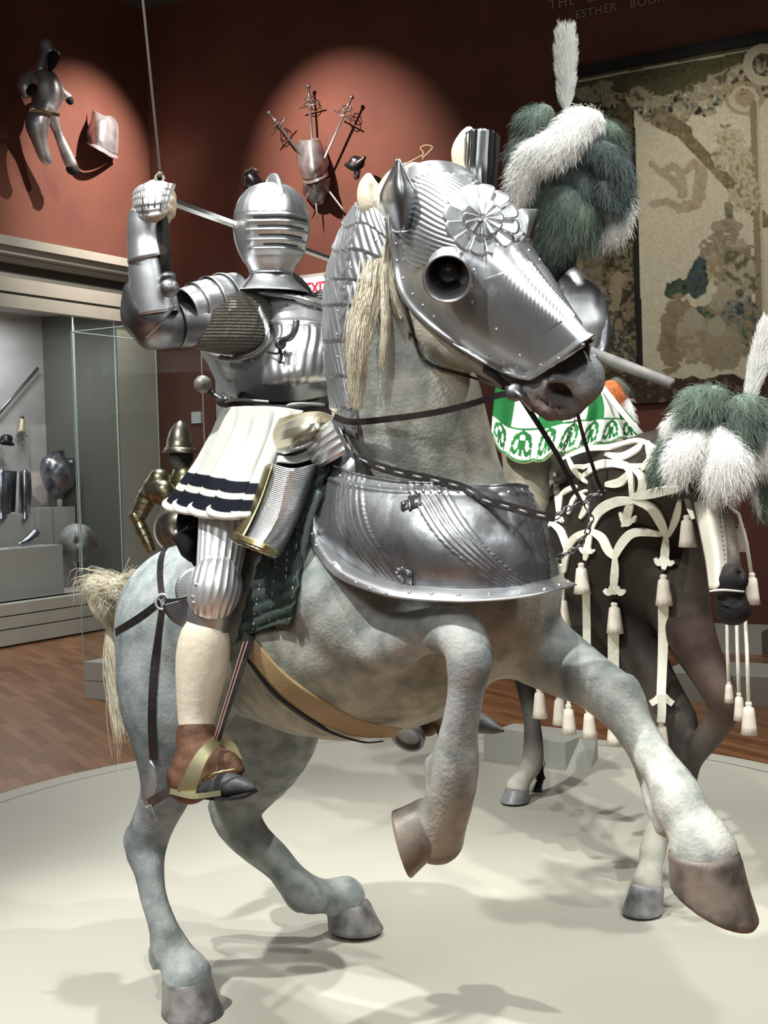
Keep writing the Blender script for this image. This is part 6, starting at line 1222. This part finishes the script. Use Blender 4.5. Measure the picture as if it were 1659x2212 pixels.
# ================================================================ free-standing glass vitrine with the gilt armor
vc = G(183, 1508, 0); vit = thing('glass_vitrine', 'tall free-standing glass vitrine on a low grey base behind the grey horse rump', 'vitrine', vc)
wv = 1.05; 
k_ = ((443-W/2)/F); r_ = ray(443, 1000); A2 = np.array([[WMd.x, -r_.x], [WMd.y, -r_.y]]); tt = np.linalg.solve(A2, np.array([-vc.x, -vc.y])); wv = float(tt[0]); dv = .95; hv = 2.70; bz = .27
mb = MB(); mb.box(vc+WMd*wv/2+WLd*dv/2+Vector((0, 0, bz*.75)), WMd*wv/2, WLd*dv/2, (0, 0, bz*.25)); mb.box(vc+WMd*wv/2+WLd*dv/2+Vector((0, 0, bz*.24)), WMd*(wv/2-.004), WLd*(dv/2-.004), (0, 0, bz*.24)); mb.build('base', mat('vitrine_base', (.50, .48, .45), .7), vit, False)
cn = [vc, vc+WMd*wv, vc+WMd*wv+WLd*dv, vc+WLd*dv]; U_ = Vector((0, 0, 1))
for i in range(4):
    a, b = cn[i], cn[(i+1) % 4]; mesh('glass_pane', [a+U_*bz, b+U_*bz, b+U_*hv, a+U_*hv], [(0, 1, 2, 3)], glass, vit, False)
mesh('glass_pane', [c+U_*hv for c in cn], [(0, 1, 2, 3)], glass, vit, False)
for i in range(4):
    mb = MB(); mb.tube([cn[i]+U_*bz, cn[i]+U_*hv], .004, 4); mb.build('glass_edge', GEDGE, vit, False); mb = MB(); mb.tube([cn[i]+U_*hv, cn[(i+1) % 4]+U_*hv], .004, 4); mb.build('glass_edge', GEDGE, vit, False)
VD = 9.35
ga = thing('half_armor', 'gilt etched half armor with pointed morion and round shield inside the glass vitrine', 'armor', P(360, 1240, VD))
mo3 = lathe('morion', P(389, 965, VD), (.05, 0, 1), [(.125, -.045), (.105, -.012), (.098, .0), (.094, .05), (.075, .11), (.045, .155), (.012, .185), (.0001, .188)], mat('gilt_morion', (.55, .47, .34), .38, 1, var=(.45, .42, .38), vscale=9), ga, 36, fwd=(.5, -.8, 0), rmod=lambda a, t: 1+(.25 if math.cos(a) > 0 else .15)*abs(math.cos(a))**2*(t < .15), thick=.004)
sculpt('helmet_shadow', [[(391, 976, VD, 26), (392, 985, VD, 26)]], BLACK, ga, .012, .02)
sculpt('face_mount', [[(386, 992, VD-.02, 20), (390, 1012, VD-.02, 14)]], mat('mount_grey', (.16, .16, .15), .6), ga, .01, .02)
G2 = mat('gilt_etched', (.62, .54, .34), .36, 1, var=(.30, .26, .20), vscale=26, vdet=6)
sculpt('breastplate', [[(400, 1030, VD, 30), (405, 1080, VD, 42), (400, 1140, VD, 36)]], G2, ga, .012, .03)
sculpt('pauldron', [[(345, 1038, VD-.08, 26), (335, 1060, VD-.08, 28), (355, 1062, VD-.14, 24), (352, 1075, VD-.12, 20)]], G2, ga, .01, .04)
lames('arm_lame', [(326, 1062, VD-.04, 22), (312, 1085, VD-.04, 20), (302, 1108, VD-.04, 17), (296, 1122, VD-.04, 15)], 6, G2, ga)
sculpt('elbow', [[(293, 1116, VD-.05, 15), (300, 1128, VD-.05, 13)]], GILT, ga, .008, .02)
lames('forearm', [(300, 1130, VD-.06, 14), (308, 1148, VD-.08, 14), (318, 1168, VD-.1, 12), (328, 1192, VD-.1, 9)], 4, G2, ga)
lathe('round_shield', P(384, 1142, VD-.25), (-.1, -.97, .1), [(.0001, .05), (.06, .045), (.115, .028), (.12, .02), (.175, .0), (.178, .004), (.178, -.008)], mat('shield_steel', (.50, .46, .38), .36, 1, var=(.4, .37, .33), vscale=7), ga, 44, thick=.004)
mb = MB(); mb.tube([P(385, 1150, VD+.05), P(385, 1150, VD+.05)-U_*(P(385, 1150, VD+.05).z-bz)], .03, 12); mb.box(P(385, 1150, VD+.05)-U_*(P(385, 1150, VD+.05).z-bz-.01), (.2, 0, 0), (0, .2, 0), (0, 0, .012)); mb.build('stand', DARKST, ga)

# low grey bases at the far right (far_step)
for (x0, x1, yb, h_, dp, lab) in ((1430, 1760, 1512, .19, .6, 'long low grey plinth on the parquet behind the hanging cream tassels'), (1490, 1650, 1408, .19, .5, 'pale low step on the floor below the tapestry, behind the dark horse muzzle')):
    a, b = G(x0, yb, 0), G(x1, yb, 0); a = G(x0, yb, 0); L = (b-a).length; c_ = a+WMd*L/2; mb = MB(); mb.box(c_+WLd*dp/2+Vector((0, 0, h_/2)), WMd*L/2, WLd*dp/2, (0, 0, h_/2))
    tagp(mb.build('display_plinth', mat('plinth_low', (.44, .43, .38), .7), smooth=False), lab, 'plinth')
